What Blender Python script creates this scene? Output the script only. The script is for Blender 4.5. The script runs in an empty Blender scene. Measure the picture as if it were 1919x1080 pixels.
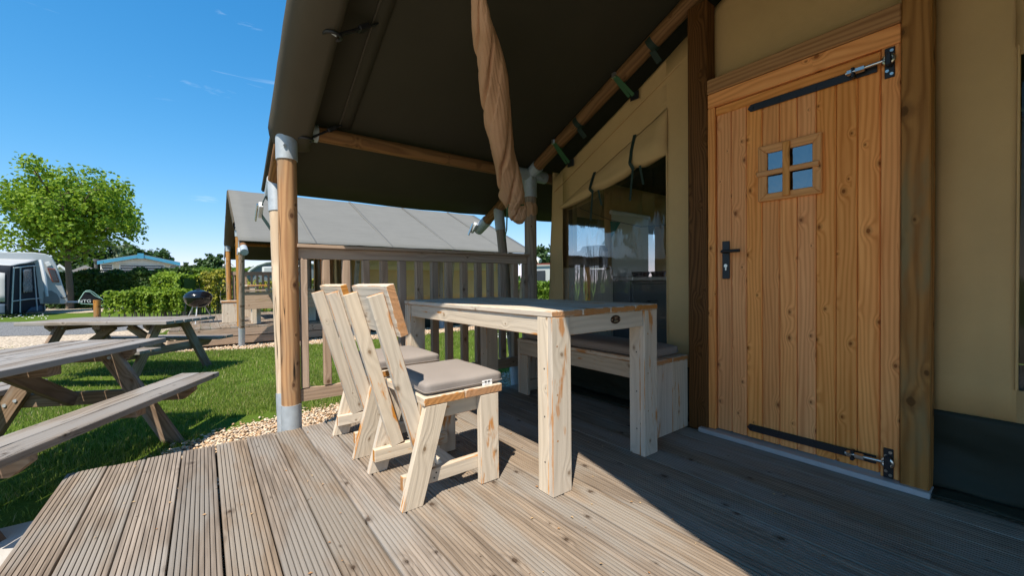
import bpy, bmesh, math, random
import numpy as np
from mathutils import Vector, Matrix, noise as mnoise

random.seed(7)
RNG = np.random.default_rng(11)
SC = bpy.context.scene
COL = SC.collection
V = Vector
rad = math.radians

# ------------------------------------------------------------------ camera
CAM_Z = 0.93
F_PX = 763.48
YAW, PITCH, ROLL = rad(37.0773), rad(-0.84606), rad(-0.59508)
FW = V((math.sin(YAW) * math.cos(PITCH), math.cos(YAW) * math.cos(PITCH), math.sin(PITCH)))
_R = V((math.cos(YAW), -math.sin(YAW), 0))
_U = _R.cross(FW)
RT = _R * math.cos(ROLL) + _U * math.sin(ROLL)
UP = _U * math.cos(ROLL) - _R * math.sin(ROLL)
EYE = V((0, 0, CAM_Z))
cd = bpy.data.cameras.new('camera')
cam = bpy.data.objects.new('camera', cd)
COL.objects.link(cam)
cam.matrix_world = Matrix(((RT.x, UP.x, -FW.x, 0), (RT.y, UP.y, -FW.y, 0), (RT.z, UP.z, -FW.z, CAM_Z), (0, 0, 0, 1)))
cd.sensor_width = 36.0
cd.lens = F_PX / 1919 * 36
cd.clip_start = 0.05
cd.clip_end = 2000
SC.camera = cam

# ------------------------------------------------------------------ sun, sky, exposure
SUN_DIR = V((0.47, 0.39, -1.0)).normalized()          # the way the light travels
SUN_EL = math.asin(-SUN_DIR.z)
sl = bpy.data.lights.new('sun', 'SUN')
sl.energy = 3.15
sl.angle = rad(0.5)
sl.color = (1.0, 0.91, 0.78)
so = bpy.data.objects.new('sun', sl)
COL.objects.link(so)
so.rotation_euler = SUN_DIR.to_track_quat('-Z', 'Y').to_euler()
so.location = (-3, -3, 8)

W_ = bpy.data.worlds.new('World')
SC.world = W_
W_.use_nodes = True
wn = W_.node_tree
wn.nodes.clear()
sky = wn.nodes.new('ShaderNodeTexSky')
sky.sky_type = 'NISHITA'
sky.sun_disc = False
sky.sun_elevation = SUN_EL
sky.sun_rotation = math.atan2(-SUN_DIR.x, -SUN_DIR.y)
sky.air_density = 1.0
sky.dust_density = 0.0
sky.ozone_density = 6.0
sky.altitude = 2000
bg = wn.nodes.new('ShaderNodeBackground')
bg.inputs['Strength'].default_value = 0.15
def shoulder(sock, k, c, p):
    e = wn.nodes.new('ShaderNodeMath'); e.operation = 'POWER'; e.inputs[1].default_value = p
    wn.links.new(sock, e.inputs[0])
    sock = e.outputs[0]
    a = wn.nodes.new('ShaderNodeMath'); a.operation = 'MULTIPLY'; a.inputs[1].default_value = k
    b = wn.nodes.new('ShaderNodeMath'); b.operation = 'MULTIPLY_ADD'; b.inputs[1].default_value = 1 / c; b.inputs[2].default_value = 1.0
    d = wn.nodes.new('ShaderNodeMath'); d.operation = 'DIVIDE'
    wn.links.new(sock, a.inputs[0]); wn.links.new(sock, b.inputs[0])
    wn.links.new(a.outputs[0], d.inputs[0]); wn.links.new(b.outputs[0], d.inputs[1])
    return d.outputs[0]
sp_ = wn.nodes.new('ShaderNodeSeparateColor')
hs = wn.nodes.new('ShaderNodeCombineColor')
wn.links.new(sky.outputs['Color'], sp_.inputs[0])
for i_, (k_, c_, p_) in enumerate(((0.325, 17.0, 1.75), (0.79, 8.0, 1.0), (1.19, 4.6, 1.0))):
    wn.links.new(shoulder(sp_.outputs[i_], k_, c_, p_), hs.inputs[i_])
wo = wn.nodes.new('ShaderNodeOutputWorld')
# thin cirrus on the dome
tc = wn.nodes.new('ShaderNodeTexCoord')
mp = wn.nodes.new('ShaderNodeMapping')
mp.inputs['Scale'].default_value = (1.6, 1.6, 9.0)
mp.inputs['Rotation'].default_value = (0.10, -0.06, 0.5)
cn = wn.nodes.new('ShaderNodeTexNoise')
cn.inputs['Scale'].default_value = 2.3
cn.inputs['Detail'].default_value = 8
cn.inputs['Roughness'].default_value = 0.62
cn.inputs['Distortion'].default_value = 0.6
cr = wn.nodes.new('ShaderNodeValToRGB')
cr.color_ramp.elements[0].position = 0.62
cr.color_ramp.elements[0].color = (0, 0, 0, 1)
cr.color_ramp.elements[1].position = 0.85
cr.color_ramp.elements[1].color = (0.55, 0.55, 0.55, 1)
mx = wn.nodes.new('ShaderNodeMix')
mx.data_type = 'RGBA'
wl = wn.links.new
wl(tc.outputs['Generated'], mp.inputs['Vector'])
wl(mp.outputs['Vector'], cn.inputs['Vector'])
wl(cn.outputs['Fac'], cr.inputs['Fac'])
wl(cr.outputs['Color'], mx.inputs[0])
wl(hs.outputs[0], mx.inputs[6])
mx.inputs[7].default_value = (3.2, 3.5, 3.9, 1)
wl(mx.outputs[2], bg.inputs['Color'])
wl(bg.outputs['Background'], wo.inputs['Surface'])

SC.view_settings.view_transform = 'Standard'
SC.view_settings.look = 'None'
SC.view_settings.exposure = 1.24
SC.view_settings.gamma = 1.0
SC.view_settings.use_curve_mapping = False
SC.render.engine = 'CYCLES'
SC.cycles.use_denoising = True
SC.cycles.max_bounces = 10
SC.cycles.diffuse_bounces = 7
SC.cycles.transparent_max_bounces = 12
SC.cycles.sample_clamp_indirect = 6

# ------------------------------------------------------------------ helpers: nodes
class NT:
    def __init__(self, name):
        self.m = bpy.data.materials.new(name)
        self.m.use_nodes = True
        self.t = self.m.node_tree
        self.t.nodes.clear()
        self.out = self.t.nodes.new('ShaderNodeOutputMaterial')
    def n(self, typ, **kw):
        nd = self.t.nodes.new('ShaderNode' + typ)
        for k, v in kw.items():
            setattr(nd, k, v)
        return nd
    def put(self, sock, v):
        if isinstance(v, bpy.types.NodeSocket):
            self.t.links.new(v, sock)
        elif v is not None:
            if isinstance(v, (tuple, list)) and len(v) == 3 and sock.type == 'RGBA':
                v = (*v, 1)
            sock.default_value = v
    def math(self, op, a, b=None, c=None, clamp=False):
        nd = self.n('Math', operation=op, use_clamp=clamp)
        for i, v in enumerate((a, b, c)):
            if v is not None:
                self.put(nd.inputs[i], v)
        return nd.outputs[0]
    def vmath(self, op, a, b=None):
        nd = self.n('VectorMath', operation=op)
        self.put(nd.inputs[0], a)
        if b is not None:
            self.put(nd.inputs[1], b)
        return nd.outputs[0]
    def mix(self, fac, a, b, mode='MIX'):
        nd = self.n('Mix', data_type='RGBA', blend_type=mode)
        self.put(nd.inputs[0], fac)
        self.put(nd.inputs[6], a)
        self.put(nd.inputs[7], b)
        return nd.outputs[2]
    def noise(self, vec, scale, detail=3, rough=0.55, dist=0.0):
        nd = self.n('TexNoise')
        self.put(nd.inputs['Vector'], vec)
        nd.inputs['Scale'].default_value = scale
        nd.inputs['Detail'].default_value = detail
        nd.inputs['Roughness'].default_value = rough
        nd.inputs['Distortion'].default_value = dist
        return nd.outputs['Fac']
    def voro(self, vec, scale, feature='F1', out='Distance'):
        nd = self.n('TexVoronoi', feature=feature)
        self.put(nd.inputs['Vector'], vec)
        nd.inputs['Scale'].default_value = scale
        return nd.outputs[out]
    def rng(self, v, a, b, c=0.0, d=1.0, smooth=True):
        nd = self.n('MapRange', interpolation_type='SMOOTHSTEP' if smooth else 'LINEAR')
        self.put(nd.inputs[0], v)
        for i, x in enumerate((a, b, c, d)):
            nd.inputs[i + 1].default_value = x
        return nd.outputs[0]
    def xyz(self, x, y, z):
        nd = self.n('CombineXYZ')
        for i, v in enumerate((x, y, z)):
            self.put(nd.inputs[i], v)
        return nd.outputs[0]
    def sep(self, v):
        nd = self.n('SeparateXYZ')
        self.put(nd.inputs[0], v)
        return nd.outputs
    def obj(self, jitter=True):
        """object coordinates shifted by a random amount per object"""
        co = self.n('TexCoord').outputs['Object']
        self.rnd = self.n('ObjectInfo').outputs['Random']
        if not jitter:
            return co
        off = self.xyz(self.math('MULTIPLY', self.rnd, 17.3), self.math('MULTIPLY', self.rnd, 31.7), self.math('MULTIPLY', self.rnd, 53.9))
        return self.vmath('ADD', co, off)
    def bump(self, h, strength=0.3, dist=0.01):
        nd = self.n('Bump')
        nd.inputs['Strength'].default_value = strength
        nd.inputs['Distance'].default_value = dist
        self.put(nd.inputs['Height'], h)
        return nd.outputs[0]
    def pbr(self, col, rough=0.7, metal=0.0, bump=None, spec=0.4):
        nd = self.n('BsdfPrincipled')
        self.put(nd.inputs['Base Color'], col)
        self.put(nd.inputs['Roughness'], rough)
        self.put(nd.inputs['Metallic'], metal)
        self.put(nd.inputs['Specular IOR Level'], spec)
        if bump is not None:
            self.put(nd.inputs['Normal'], bump)
        return nd
    def done(self, shader):
        self.t.links.new(shader.outputs[0] if hasattr(shader, 'outputs') else shader, self.out.inputs['Surface'])
        return self.m


def wood(name, c1, c2, knot=(0.10, 0.045, 0.015), knots=1.0, freq=55, rough=0.65, bump=0.25, tint=0.18,
         bare=None, bare_amt=0.0, end=None, grey=None, grey_amt=0.0, crack=0.0, ring=0.6, fiber=0.4, spec=0.12, kscale=1.0, flow=0.16, satv=0.12, streak=0.7, kgate=0.75):
    t = NT(name)
    p = t.obj()
    s = t.sep(p)
    lo = t.noise(t.vmath('MULTIPLY', p, (0.9, 7, 7)), 1.0, 2)
    sx_ = t.xyz(t.math('MULTIPLY', s[0], 4.0 * kscale), t.math('MULTIPLY', t.math('ADD', s[1], t.math('MULTIPLY', s[2], 0.8)), 6.0 * kscale), 0.0)
    vn = t.n('TexVoronoi', feature='F1')
    vn.voronoi_dimensions = '2D'
    t.put(vn.inputs['Vector'], sx_)
    vn.inputs['Scale'].default_value = 1.0
    cc_ = t.sep(vn.outputs['Color'])
    cell = cc_[0]
    vd = t.math('DIVIDE', vn.outputs['Distance'], t.math('MULTIPLY_ADD', cell, 0.9, 0.25))
    vd = t.math('ADD', vd, t.math('MULTIPLY', t.math('GREATER_THAN', cc_[1], kgate), 2.0))
    vd = t.math('ADD', vd, t.math('MULTIPLY', t.math('SUBTRACT', t.noise(p, 70, 2), 0.5), 0.05))
    warp = t.math('POWER', t.rng(vd, 0.0, 0.5, 1.0, 0.0), 2.0)
    yy = t.math('ADD', s[1], t.math('MULTIPLY', s[2], 0.7))
    yy = t.math('ADD', yy, t.math('MULTIPLY', lo, flow))
    yy = t.math('ADD', yy, t.math('MULTIPLY', warp, 0.032))
    sn = t.math('SINE', t.math('MULTIPLY', yy, freq * 6.283))
    rg = t.math('POWER', t.math('MULTIPLY_ADD', sn, 0.5, 0.5), 1.6)
    fb = t.noise(t.vmath('MULTIPLY', p, (5, 210, 210)), 1.0, 3, 0.6)
    mid = t.noise(t.vmath('MULTIPLY', p, (2.2, 26, 26)), 1.0, 3, 0.6)
    f = t.math('ADD', t.math('MULTIPLY', rg, ring), t.math('MULTIPLY', fb, fiber))
    f = t.math('ADD', f, t.math('MULTIPLY', t.math('SUBTRACT', mid, 0.5), streak), clamp=True)
    col = t.mix(f, c1, c2)
    if grey:
        gm = t.rng(t.noise(t.vmath('MULTIPLY', p, (1.3, 5, 5)), 1.3, 4), 0.60 - 0.25 * grey_amt, 0.75 - 0.2 * grey_amt)
        col = t.mix(t.math('MULTIPLY', gm, 0.85), col, grey)
    if knots > 0:
        km = t.rng(vd, 0.05 * knots, 0.10 * knots, 0.92, 0.0)
        kh = t.rng(vd, 0.08 * knots, 0.20 * knots, 0.38, 0.0)
        col = t.mix(t.math('MAXIMUM', km, kh), col, knot)
    if crack > 0:
        ck = t.noise(t.vmath('MULTIPLY', p, (1.1, 30, 30)), 1.0, 2, 0.5)
        cm = t.rng(t.math('ABSOLUTE', t.math('SUBTRACT', ck, 0.5)), 0.0, 0.010 * crack, 1.0, 0.0)
        gate = t.rng(t.noise(t.vmath('MULTIPLY', p, (0.8, 9, 9)), 1.7, 2), 0.52, 0.6)
        cm = t.math('MULTIPLY', cm, gate)
        col = t.mix(cm, col, (0.03, 0.02, 0.012))
    if bare:
        bn = t.noise(t.vmath('MULTIPLY', p, (3.4, 17, 17)), 1.0, 4, 0.62)
        bm = t.rng(bn, 0.70 - bare_amt * 0.2, 0.78 - bare_amt * 0.2)
        no = t.n('TexCoord').outputs['Normal']
        ns = t.sep(t.vmath('ABSOLUTE', no))
        big = t.math('MAXIMUM', t.math('MAXIMUM', ns[0], ns[1]), ns[2])
        em = t.math('MULTIPLY', t.rng(big, 0.85, 0.97, 1.0, 0.0), t.rng(bn, 0.47, 0.60))
        bcol = t.mix(fb, bare, tuple(x * 0.72 for x in bare))
        col = t.mix(t.math('MAXIMUM', bm, em), col, bcol)
        if end:
            eg = t.noise(t.vmath('MULTIPLY', p, (60, 70, 190)), 1.0, 3, 0.6)
            ecol = t.mix(eg, end, tuple(x * 0.55 for x in end))
            col = t.mix(t.math('MULTIPLY', t.rng(ns[0], 0.8, 0.95), 0.92), col, ecol)
    elif end:
        no = t.n('TexCoord').outputs['Normal']
        ns = t.sep(t.vmath('ABSOLUTE', no))
        col = t.mix(t.rng(ns[0], 0.8, 0.95), col, end)
    hv = t.n('HueSaturation')
    t.put(hv.inputs['Color'], col)
    t.put(hv.inputs['Value'], t.math('MULTIPLY_ADD', t.rnd, 2 * tint, 1 - tint))
    r2 = t.math('FRACT', t.math('MULTIPLY', t.rnd, 7.31))
    t.put(hv.inputs['Saturation'], t.math('MULTIPLY_ADD', r2, 2 * satv, 1 - satv))
    hgt = t.math('ADD', t.math('MULTIPLY', fb, 0.6), t.math('MULTIPLY', rg, 0.3))
    if crack > 0:
        hgt = t.math('SUBTRACT', hgt, t.math('MULTIPLY', cm, 2.0))
    rr = t.math('MULTIPLY_ADD', mid, 0.25, rough - 0.12)
    return t.done(t.pbr(hv.outputs[0], rr, 0, t.bump(hgt, bump, 0.004), spec))


def plain(name, col, rough=0.6, metal=0.0, var=0.12, scale=12, bump=0.0, spec=0.4, bscale=None):
    t = NT(name)
    p = t.obj()
    nz = t.noise(p, scale, 4, 0.6)
    c = t.mix(nz, tuple(x * (1 - var) for x in col), tuple(min(1, x * (1 + var)) for x in col))
    b = None
    if bump:
        b = t.bump(t.noise(p, bscale or scale * 6, 3), bump, 0.01)
    rr = t.math('MULTIPLY_ADD', nz, 0.2, rough - 0.1)
    return t.done(t.pbr(c, rr, metal, b, spec))


def canvas(name, col, weave=420, var=0.10, transl=0.0, rough=0.8, bump=0.12, streak=0.0):
    t = NT(name)
    p = t.obj(False)
    w1 = t.noise(t.vmath('MULTIPLY', p, (1, 1, 1)), weave, 1)
    lg = t.noise(p, 2.3, 4, 0.6)
    c = t.mix(lg, tuple(x * (1 - var) for x in col), tuple(x * (1 + var) for x in col))
    c = t.mix(t.math('MULTIPLY', t.math('SUBTRACT', w1, 0.35), 0.35, clamp=True), c, tuple(x * 0.7 for x in col))
    if streak:
        st = t.noise(t.vmath('MULTIPLY', p, (1.2, 9, 0.8)), 1.5, 3)
        c = t.mix(t.math('MULTIPLY', t.rng(st, 0.5, 0.75), streak), c, tuple(x * 0.75 for x in col))
    wr = t.noise(p, 9, 3, 0.5, 0.4)
    h = t.math('ADD', t.math('MULTIPLY', w1, 0.2), wr)
    d = t.pbr(c, rough, 0, t.bump(h, bump, 0.012), 0.08)
    if transl <= 0:
        return t.done(d)
    tr = t.n('BsdfTranslucent')
    t.put(tr.inputs['Color'], c)
    ms = t.n('MixShader')
    ms.inputs[0].default_value = transl
    t.t.links.new(d.outputs[0], ms.inputs[1])
    t.t.links.new(tr.outputs[0], ms.inputs[2])
    return t.done(ms)


def leafmat(name, ca, cb, transl=0.35, rough=0.55, dry=None, dry_amt=0.0):
    t = NT(name)
    p = t.obj(False)
    geo = t.n('NewGeometry')
    ri = geo.outputs['Random Per Island']
    nz = t.noise(p, 1.3, 2)
    f = t.math('ADD', t.math('MULTIPLY', ri, 0.75), t.math('MULTIPLY', nz, 0.3), clamp=True)
    c = t.mix(f, ca, cb)
    if dry:
        r2 = t.math('FRACT', t.math('MULTIPLY', ri, 91.7))
        pt = t.rng(t.noise(p, 2.2, 3), 0.45, 0.7)
        c = t.mix(t.rng(r2, 1.0 - dry_amt, 1.0 - dry_amt * 0.6), c, dry)
        c = t.mix(t.math('MULTIPLY', pt, 0.4), c, (0.20, 0.22, 0.06))
    d = t.pbr(c, rough, 0, None, 0.35)
    tr = t.n('BsdfTranslucent')
    t.put(tr.inputs['Color'], t.mix(0.5, c, (0.20, 0.30, 0.03)))
    ms = t.n('MixShader')
    ms.inputs[0].default_value = transl
    t.t.links.new(d.outputs[0], ms.inputs[1])
    t.t.links.new(tr.outputs[0], ms.inputs[2])
    return t.done(ms)


def sheet(name, tint, wave=0.5, rough=0.04, refl=0.10, wscale=(3, 9, 2.2), frk=1.0):
    """clear PVC or glass: see-through with a wavy gloss"""
    t = NT(name)
    p = t.obj(False)
    wv = t.noise(t.vmath('MULTIPLY', p, wscale), 1.6, 3, 0.45, 1.2)
    b = t.bump(wv, wave, 0.05)
    fr = t.n('Fresnel')
    fr.inputs['IOR'].default_value = 1.5
    t.put(fr.inputs['Normal'], b)
    tr = t.n('BsdfTransparent')
    t.put(tr.inputs['Color'], tint)
    gl = t.n('BsdfGlossy')
    gl.inputs['Roughness'].default_value = rough
    t.put(gl.inputs['Normal'], b)
    ms = t.n('MixShader')
    t.put(ms.inputs[0], t.math('MULTIPLY_ADD', fr.outputs[0], frk, refl, clamp=True))
    t.t.links.new(tr.outputs[0], ms.inputs[1])
    t.t.links.new(gl.outputs[0], ms.inputs[2])
    return t.done(ms)


# ------------------------------------------------------------------ materials
M = {}
M['deck'] = wood('deck_wood', (0.295, 0.234, 0.178), (0.120, 0.090, 0.066), knot=(0.055, 0.035, 0.022), knots=0.8, freq=30, rough=0.8, bump=0.5,
                 tint=0.16, grey=(0.255, 0.228, 0.196), grey_amt=0.6, ring=0.30, fiber=0.55, spec=0.25, kscale=1.1, satv=0.2, streak=1.7, kgate=0.38)
M['larch'] = wood('larch_wood', (0.92, 0.400, 0.130), (0.62, 0.200, 0.052), knot=(0.22, 0.065, 0.016), knots=0.85, freq=48, rough=0.6, bump=0.10, tint=0.13, ring=0.48, fiber=0.35, spec=0.10, kscale=1.45, flow=0.10, satv=0.05, streak=1.0)
M['larch_trim'] = wood('larch_trim_wood', (0.76, 0.36, 0.125), (0.58, 0.235, 0.070), knot=(0.12, 0.05, 0.02), knots=0.9, freq=45, rough=0.55, bump=0.12, tint=0.08, ring=0.55, fiber=0.3, flow=0.10, satv=0.05)
M['header'] = wood('header_wood', (0.48, 0.235, 0.085), (0.26, 0.115, 0.038), knots=1.3, freq=40, rough=0.6, bump=0.15, tint=0.03, flow=0.10)
M['beam'] = wood('brown_beam_wood', (0.26, 0.125, 0.042), (0.13, 0.058, 0.020), knots=1.0, freq=30, rough=0.6, bump=0.2, crack=0.8, tint=0.05, end=(0.12, 0.07, 0.04), kscale=1.3)
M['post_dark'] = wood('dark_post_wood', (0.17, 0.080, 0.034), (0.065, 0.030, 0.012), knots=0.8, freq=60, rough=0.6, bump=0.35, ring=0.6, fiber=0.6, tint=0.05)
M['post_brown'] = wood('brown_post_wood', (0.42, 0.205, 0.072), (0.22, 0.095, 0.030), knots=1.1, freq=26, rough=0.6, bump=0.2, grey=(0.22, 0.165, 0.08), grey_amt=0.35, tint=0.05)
M['pole'] = wood('round_pole_wood', (0.50, 0.262, 0.095), (0.27, 0.122, 0.040), knot=(0.10, 0.040, 0.016), knots=1.35, freq=30, rough=0.6, bump=0.3, crack=2.6, grey=(0.30, 0.19, 0.10), grey_amt=0.5, tint=0.08, end=(0.16, 0.09, 0.05), kscale=1.2)
M['pole_pale'] = wood('pale_pole_wood', (0.66, 0.52, 0.36), (0.46, 0.33, 0.21), knot=(0.22, 0.10, 0.05), knots=1.0, freq=30, rough=0.65, bump=0.25, crack=1.4, tint=0.06, end=(0.16, 0.09, 0.05), kscale=1.2)
M['pole_grey'] = wood('weathered_pole_wood', (0.34, 0.26, 0.195), (0.20, 0.145, 0.105), knots=1.0, freq=30, rough=0.75, bump=0.25, crack=1.4, tint=0.08, end=(0.12, 0.07, 0.04), kscale=1.2)
M['white'] = wood('whitewashed_wood', (0.65, 0.56, 0.445), (0.47, 0.395, 0.305), knot=(0.22, 0.15, 0.09), knots=0.5, freq=34, rough=0.75, bump=0.55, tint=0.10,
                  bare=(0.58, 0.26, 0.075), bare_amt=0.50, end=(0.56, 0.25, 0.075), ring=0.35, fiber=0.5, spec=0.2)
M['rail'] = wood('railing_wood', (0.45, 0.33, 0.24), (0.28, 0.195, 0.138), knot=(0.12, 0.07, 0.04), knots=0.8, freq=34, rough=0.75, bump=0.3, tint=0.12, ring=0.45, fiber=0.5, spec=0.2)
M['picnic'] = wood('weathered_grey_wood', (0.30, 0.26, 0.22), (0.115, 0.092, 0.073), knot=(0.06, 0.042, 0.03), knots=0.7, freq=40, rough=0.8, bump=0.5, tint=0.12, crack=1.0, grey=(0.26, 0.245, 0.23), grey_amt=0.8, ring=0.4, fiber=0.7, spec=0.2, streak=1.5)
M['picnic_leg'] = wood('brown_grey_wood', (0.26, 0.18, 0.12), (0.13, 0.085, 0.052), knots=0.8, freq=38, rough=0.75, bump=0.35, tint=0.12, crack=0.7, grey=(0.27, 0.24, 0.20), grey_amt=0.3, spec=0.2)
M['galv'] = plain('galvanised_steel', (0.40, 0.44, 0.47), 0.62, 0.3, var=0.25, scale=22)
M['black'] = plain('black_steel', (0.012, 0.012, 0.014), 0.45, 0.0, var=0.2, scale=30, spec=0.5)
M['chrome'] = plain('zinc_bolt_steel', (0.62, 0.60, 0.55), 0.3, 1.0, var=0.1, scale=30)
M['tan'] = canvas('tan_canvas', (0.58, 0.375, 0.165), transl=0.05, var=0.17, bump=0.3)
M['tan_pale'] = canvas('pale_tan_canvas', (0.50, 0.42, 0.26))
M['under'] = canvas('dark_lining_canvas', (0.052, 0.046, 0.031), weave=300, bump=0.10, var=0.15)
M['flap'] = canvas('brown_grey_canvas', (0.085, 0.072, 0.052), weave=300, bump=0.22, var=0.15)
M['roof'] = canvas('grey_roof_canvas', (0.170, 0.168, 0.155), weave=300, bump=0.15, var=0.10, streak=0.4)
M['roof_seam'] = canvas('roof_seam_canvas', (0.160, 0.158, 0.146), weave=300)
M['skirt'] = plain('black_skirt_vinyl', (0.025, 0.029, 0.020), 0.6, 0, var=0.35, scale=5, bump=0.6, bscale=5, spec=0.18)
M['burlap'] = canvas('burlap_net', (0.52, 0.305, 0.18), weave=240, var=0.18, bump=0.5)
M['cushion'] = canvas('taupe_cushion_cloth', (0.275, 0.243, 0.222), weave=500, var=0.10, bump=0.25)
M['strap_green'] = plain('green_webbing', (0.03, 0.10, 0.035), 0.7)
M['strap_dark'] = plain('dark_green_webbing', (0.012, 0.028, 0.018), 0.7)
M['pvc'] = sheet('clear_vinyl', (0.93, 0.94, 0.93), wave=0.05, rough=0.04, refl=0.004, wscale=(3, 4, 1.2), frk=0.50)
M['glass'] = sheet('door_glass', (0.25, 0.28, 0.32), wave=0.04, rough=0.02, refl=0.22)
M['darkglass'] = plain('dark_window_glass', (0.03, 0.035, 0.045), 0.15, 0, var=0.5, scale=3, spec=0.8)
M['white_paint'] = plain('white_paint', (0.75, 0.75, 0.73), 0.5, var=0.05, scale=4)
M['cream'] = plain('cream_cladding', (0.70, 0.66, 0.54), 0.6, var=0.05, scale=4)
M['teal'] = plain('teal_paint', (0.07, 0.30, 0.47), 0.5, var=0.12, scale=3)
M['grey_roof'] = plain('grey_roofing', (0.28, 0.27, 0.27), 0.7, var=0.15, scale=3)
M['bbq'] = plain('black_enamel', (0.008, 0.008, 0.010), 0.16, 0, var=0.1, scale=6, spec=0.6)
M['alu'] = plain('aluminium', (0.50, 0.51, 0.52), 0.5, 0.45, var=0.1, scale=20)
M['awn_grey'] = canvas('awning_grey_cloth', (0.40, 0.41, 0.42), weave=200)
M['awn_dark'] = canvas('awning_charcoal_cloth', (0.022, 0.026, 0.036), weave=200)
M['awn_blue'] = canvas('awning_slate_cloth', (0.07, 0.10, 0.14), weave=200)
M['van_grey'] = plain('caravan_body', (0.42, 0.44, 0.44), 0.35, 0, var=0.05, scale=2)
M['van_dark'] = plain('caravan_lower_panel', (0.15, 0.17, 0.18), 0.4, 0, var=0.08, scale=2)
M['red_trim'] = plain('red_brown_trim', (0.20, 0.06, 0.04), 0.5)
M['awn_window'] = plain('awning_window_film', (0.12, 0.13, 0.15), 0.25, 0, var=0.9, scale=7, spec=0.7)
M['piping'] = plain('pale_piping', (0.45, 0.48, 0.50), 0.6)
M['bag'] = canvas('black_bag_cloth', (0.020, 0.020, 0.024), weave=200, bump=0.4)
M['mint'] = plain('mint_piping', (0.35, 0.55, 0.48), 0.6)
M['print'] = plain('white_print', (0.80, 0.80, 0.80), 0.6, var=0.02)
M['print_black'] = plain('black_print', (0.02, 0.02, 0.02), 0.6, var=0.02)
M['badge'] = plain('black_enamel_badge', (0.012, 0.010, 0.010), 0.3, 0, spec=0.6)
M['steel_pale'] = plain('zinc_plated_steel', (0.66, 0.66, 0.64), 0.5, 0.3)
M['steel'] = plain('brushed_steel', (0.55, 0.55, 0.53), 0.3, 0.9)
M['concrete'] = plain('concrete', (0.45, 0.43, 0.40), 0.85, var=0.15, scale=9, bump=0.3)
M['cabinet_dark'] = plain('dark_grey_cabinet', (0.10, 0.10, 0.10), 0.5)
M['teal_flag'] = plain('teal_pennant', (0.02, 0.20, 0.16), 0.8)
M['floor_in'] = wood('indoor_floor_wood', (0.50, 0.40, 0.28), (0.36, 0.28, 0.19), rough=0.6)
M['bark'] = plain('bark', (0.16, 0.12, 0.085), 0.9, var=0.35, scale=14, bump=0.6)
M['twig'] = plain('pale_twigs', (0.30, 0.24, 0.17), 0.9, var=0.3, scale=14)
M['maple'] = leafmat('maple_leaves', (0.085, 0.190, 0.012), (0.330, 0.460, 0.030), 0.46)
M['hedge'] = leafmat('hedge_leaves', (0.014, 0.042, 0.007), (0.060, 0.125, 0.014), 0.2)
M['hedge_light'] = leafmat('light_hedge_leaves', (0.05, 0.12, 0.010), (0.17, 0.28, 0.02), 0.35)
M['shrub'] = leafmat('shrub_leaves', (0.085, 0.17, 0.010), (0.28, 0.39, 0.025), 0.4)
M['yellow'] = leafmat('yellow_leaves', (0.085, 0.13, 0.015), (0.40, 0.34, 0.03), 0.3)
M['far_dark'] = leafmat('far_dark_leaves', (0.022, 0.055, 0.018), (0.060, 0.115, 0.030), 0.2)
M['far_pale'] = leafmat('far_pale_leaves', (0.12, 0.17, 0.10), (0.24, 0.29, 0.18), 0.2)
M['litter'] = leafmat('dry_flakes', (0.30, 0.12, 0.04), (0.55, 0.42, 0.24), 0.1)
M['grass'] = leafmat('grass_blades', (0.060, 0.130, 0.014), (0.300, 0.385, 0.065), 0.4, 0.45, (0.42, 0.36, 0.17), 0.14)

def ground_mat():
    t = NT('lawn_soil')
    p = t.obj(False)
    n1 = t.noise(p, 0.9, 5, 0.6)
    n2 = t.noise(p, 24, 4, 0.65)
    c = t.mix(n2, (0.045, 0.085, 0.010), (0.120, 0.180, 0.020))
    c = t.mix(t.rng(n1, 0.58, 0.74), c, (0.17, 0.15, 0.07))
    return t.done(t.pbr(c, 0.95, 0, t.bump(n2, 0.8, 0.03), 0.1))
M['soil'] = ground_mat()

def gravel_mat(name, a, b, sc):
    t = NT(name)
    p = t.obj(False)
    nd = t.n('TexVoronoi', feature='F1')
    t.put(nd.inputs['Vector'], p)
    nd.inputs['Scale'].default_value = sc
    ck = t.sep(nd.outputs['Color'])[0]
    c = t.mix(ck, a, b)
    c = t.mix(t.math('MULTIPLY', t.rng(nd.outputs['Distance'], 0.35, 0.7), 0.75), c, tuple(x * 0.35 for x in a))
    lg = t.noise(p, 0.5, 3)
    c = t.mix(t.math('MULTIPLY', lg, 0.25), c, tuple(x * 0.6 for x in b))
    return t.done(t.pbr(c, 0.9, 0, t.bump(t.math('SUBTRACT', 1.0, nd.outputs['Distance']), 0.8, 0.02), 0.2))
M['gravel'] = gravel_mat('gravel_bed', (0.36, 0.25, 0.15), (0.62, 0.50, 0.37), 42)
M['gravel_far'] = gravel_mat('pale_gravel_bed', (0.52, 0.41, 0.29), (0.72, 0.61, 0.48), 24)
M['road'] = gravel_mat('grey_road_gravel', (0.19, 0.19, 0.19), (0.32, 0.32, 0.32), 50)

def pebble_mat():
    t = NT('pebbles')
    ri = t.n('NewGeometry').outputs['Random Per Island']
    rp = t.n('ValToRGB')
    t.put(rp.inputs[0], ri)
    e = rp.color_ramp.elements
    e[0].color = (0.42, 0.25, 0.13, 1)
    e[1].color = (0.72, 0.62, 0.49, 1)
    for pos, c in ((0.3, (0.58, 0.40, 0.24, 1)), (0.55, (0.56, 0.48, 0.39, 1)), (0.8, (0.68, 0.51, 0.34, 1))):
        x = e.new(pos)
        x.color = c
    return t.done(t.pbr(rp.outputs[0], 0.7, 0, None, 0.3))
M['pebble'] = pebble_mat()

# ------------------------------------------------------------------ helpers: objects
BASE = {}                       # root -> its matrix in the world

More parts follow.
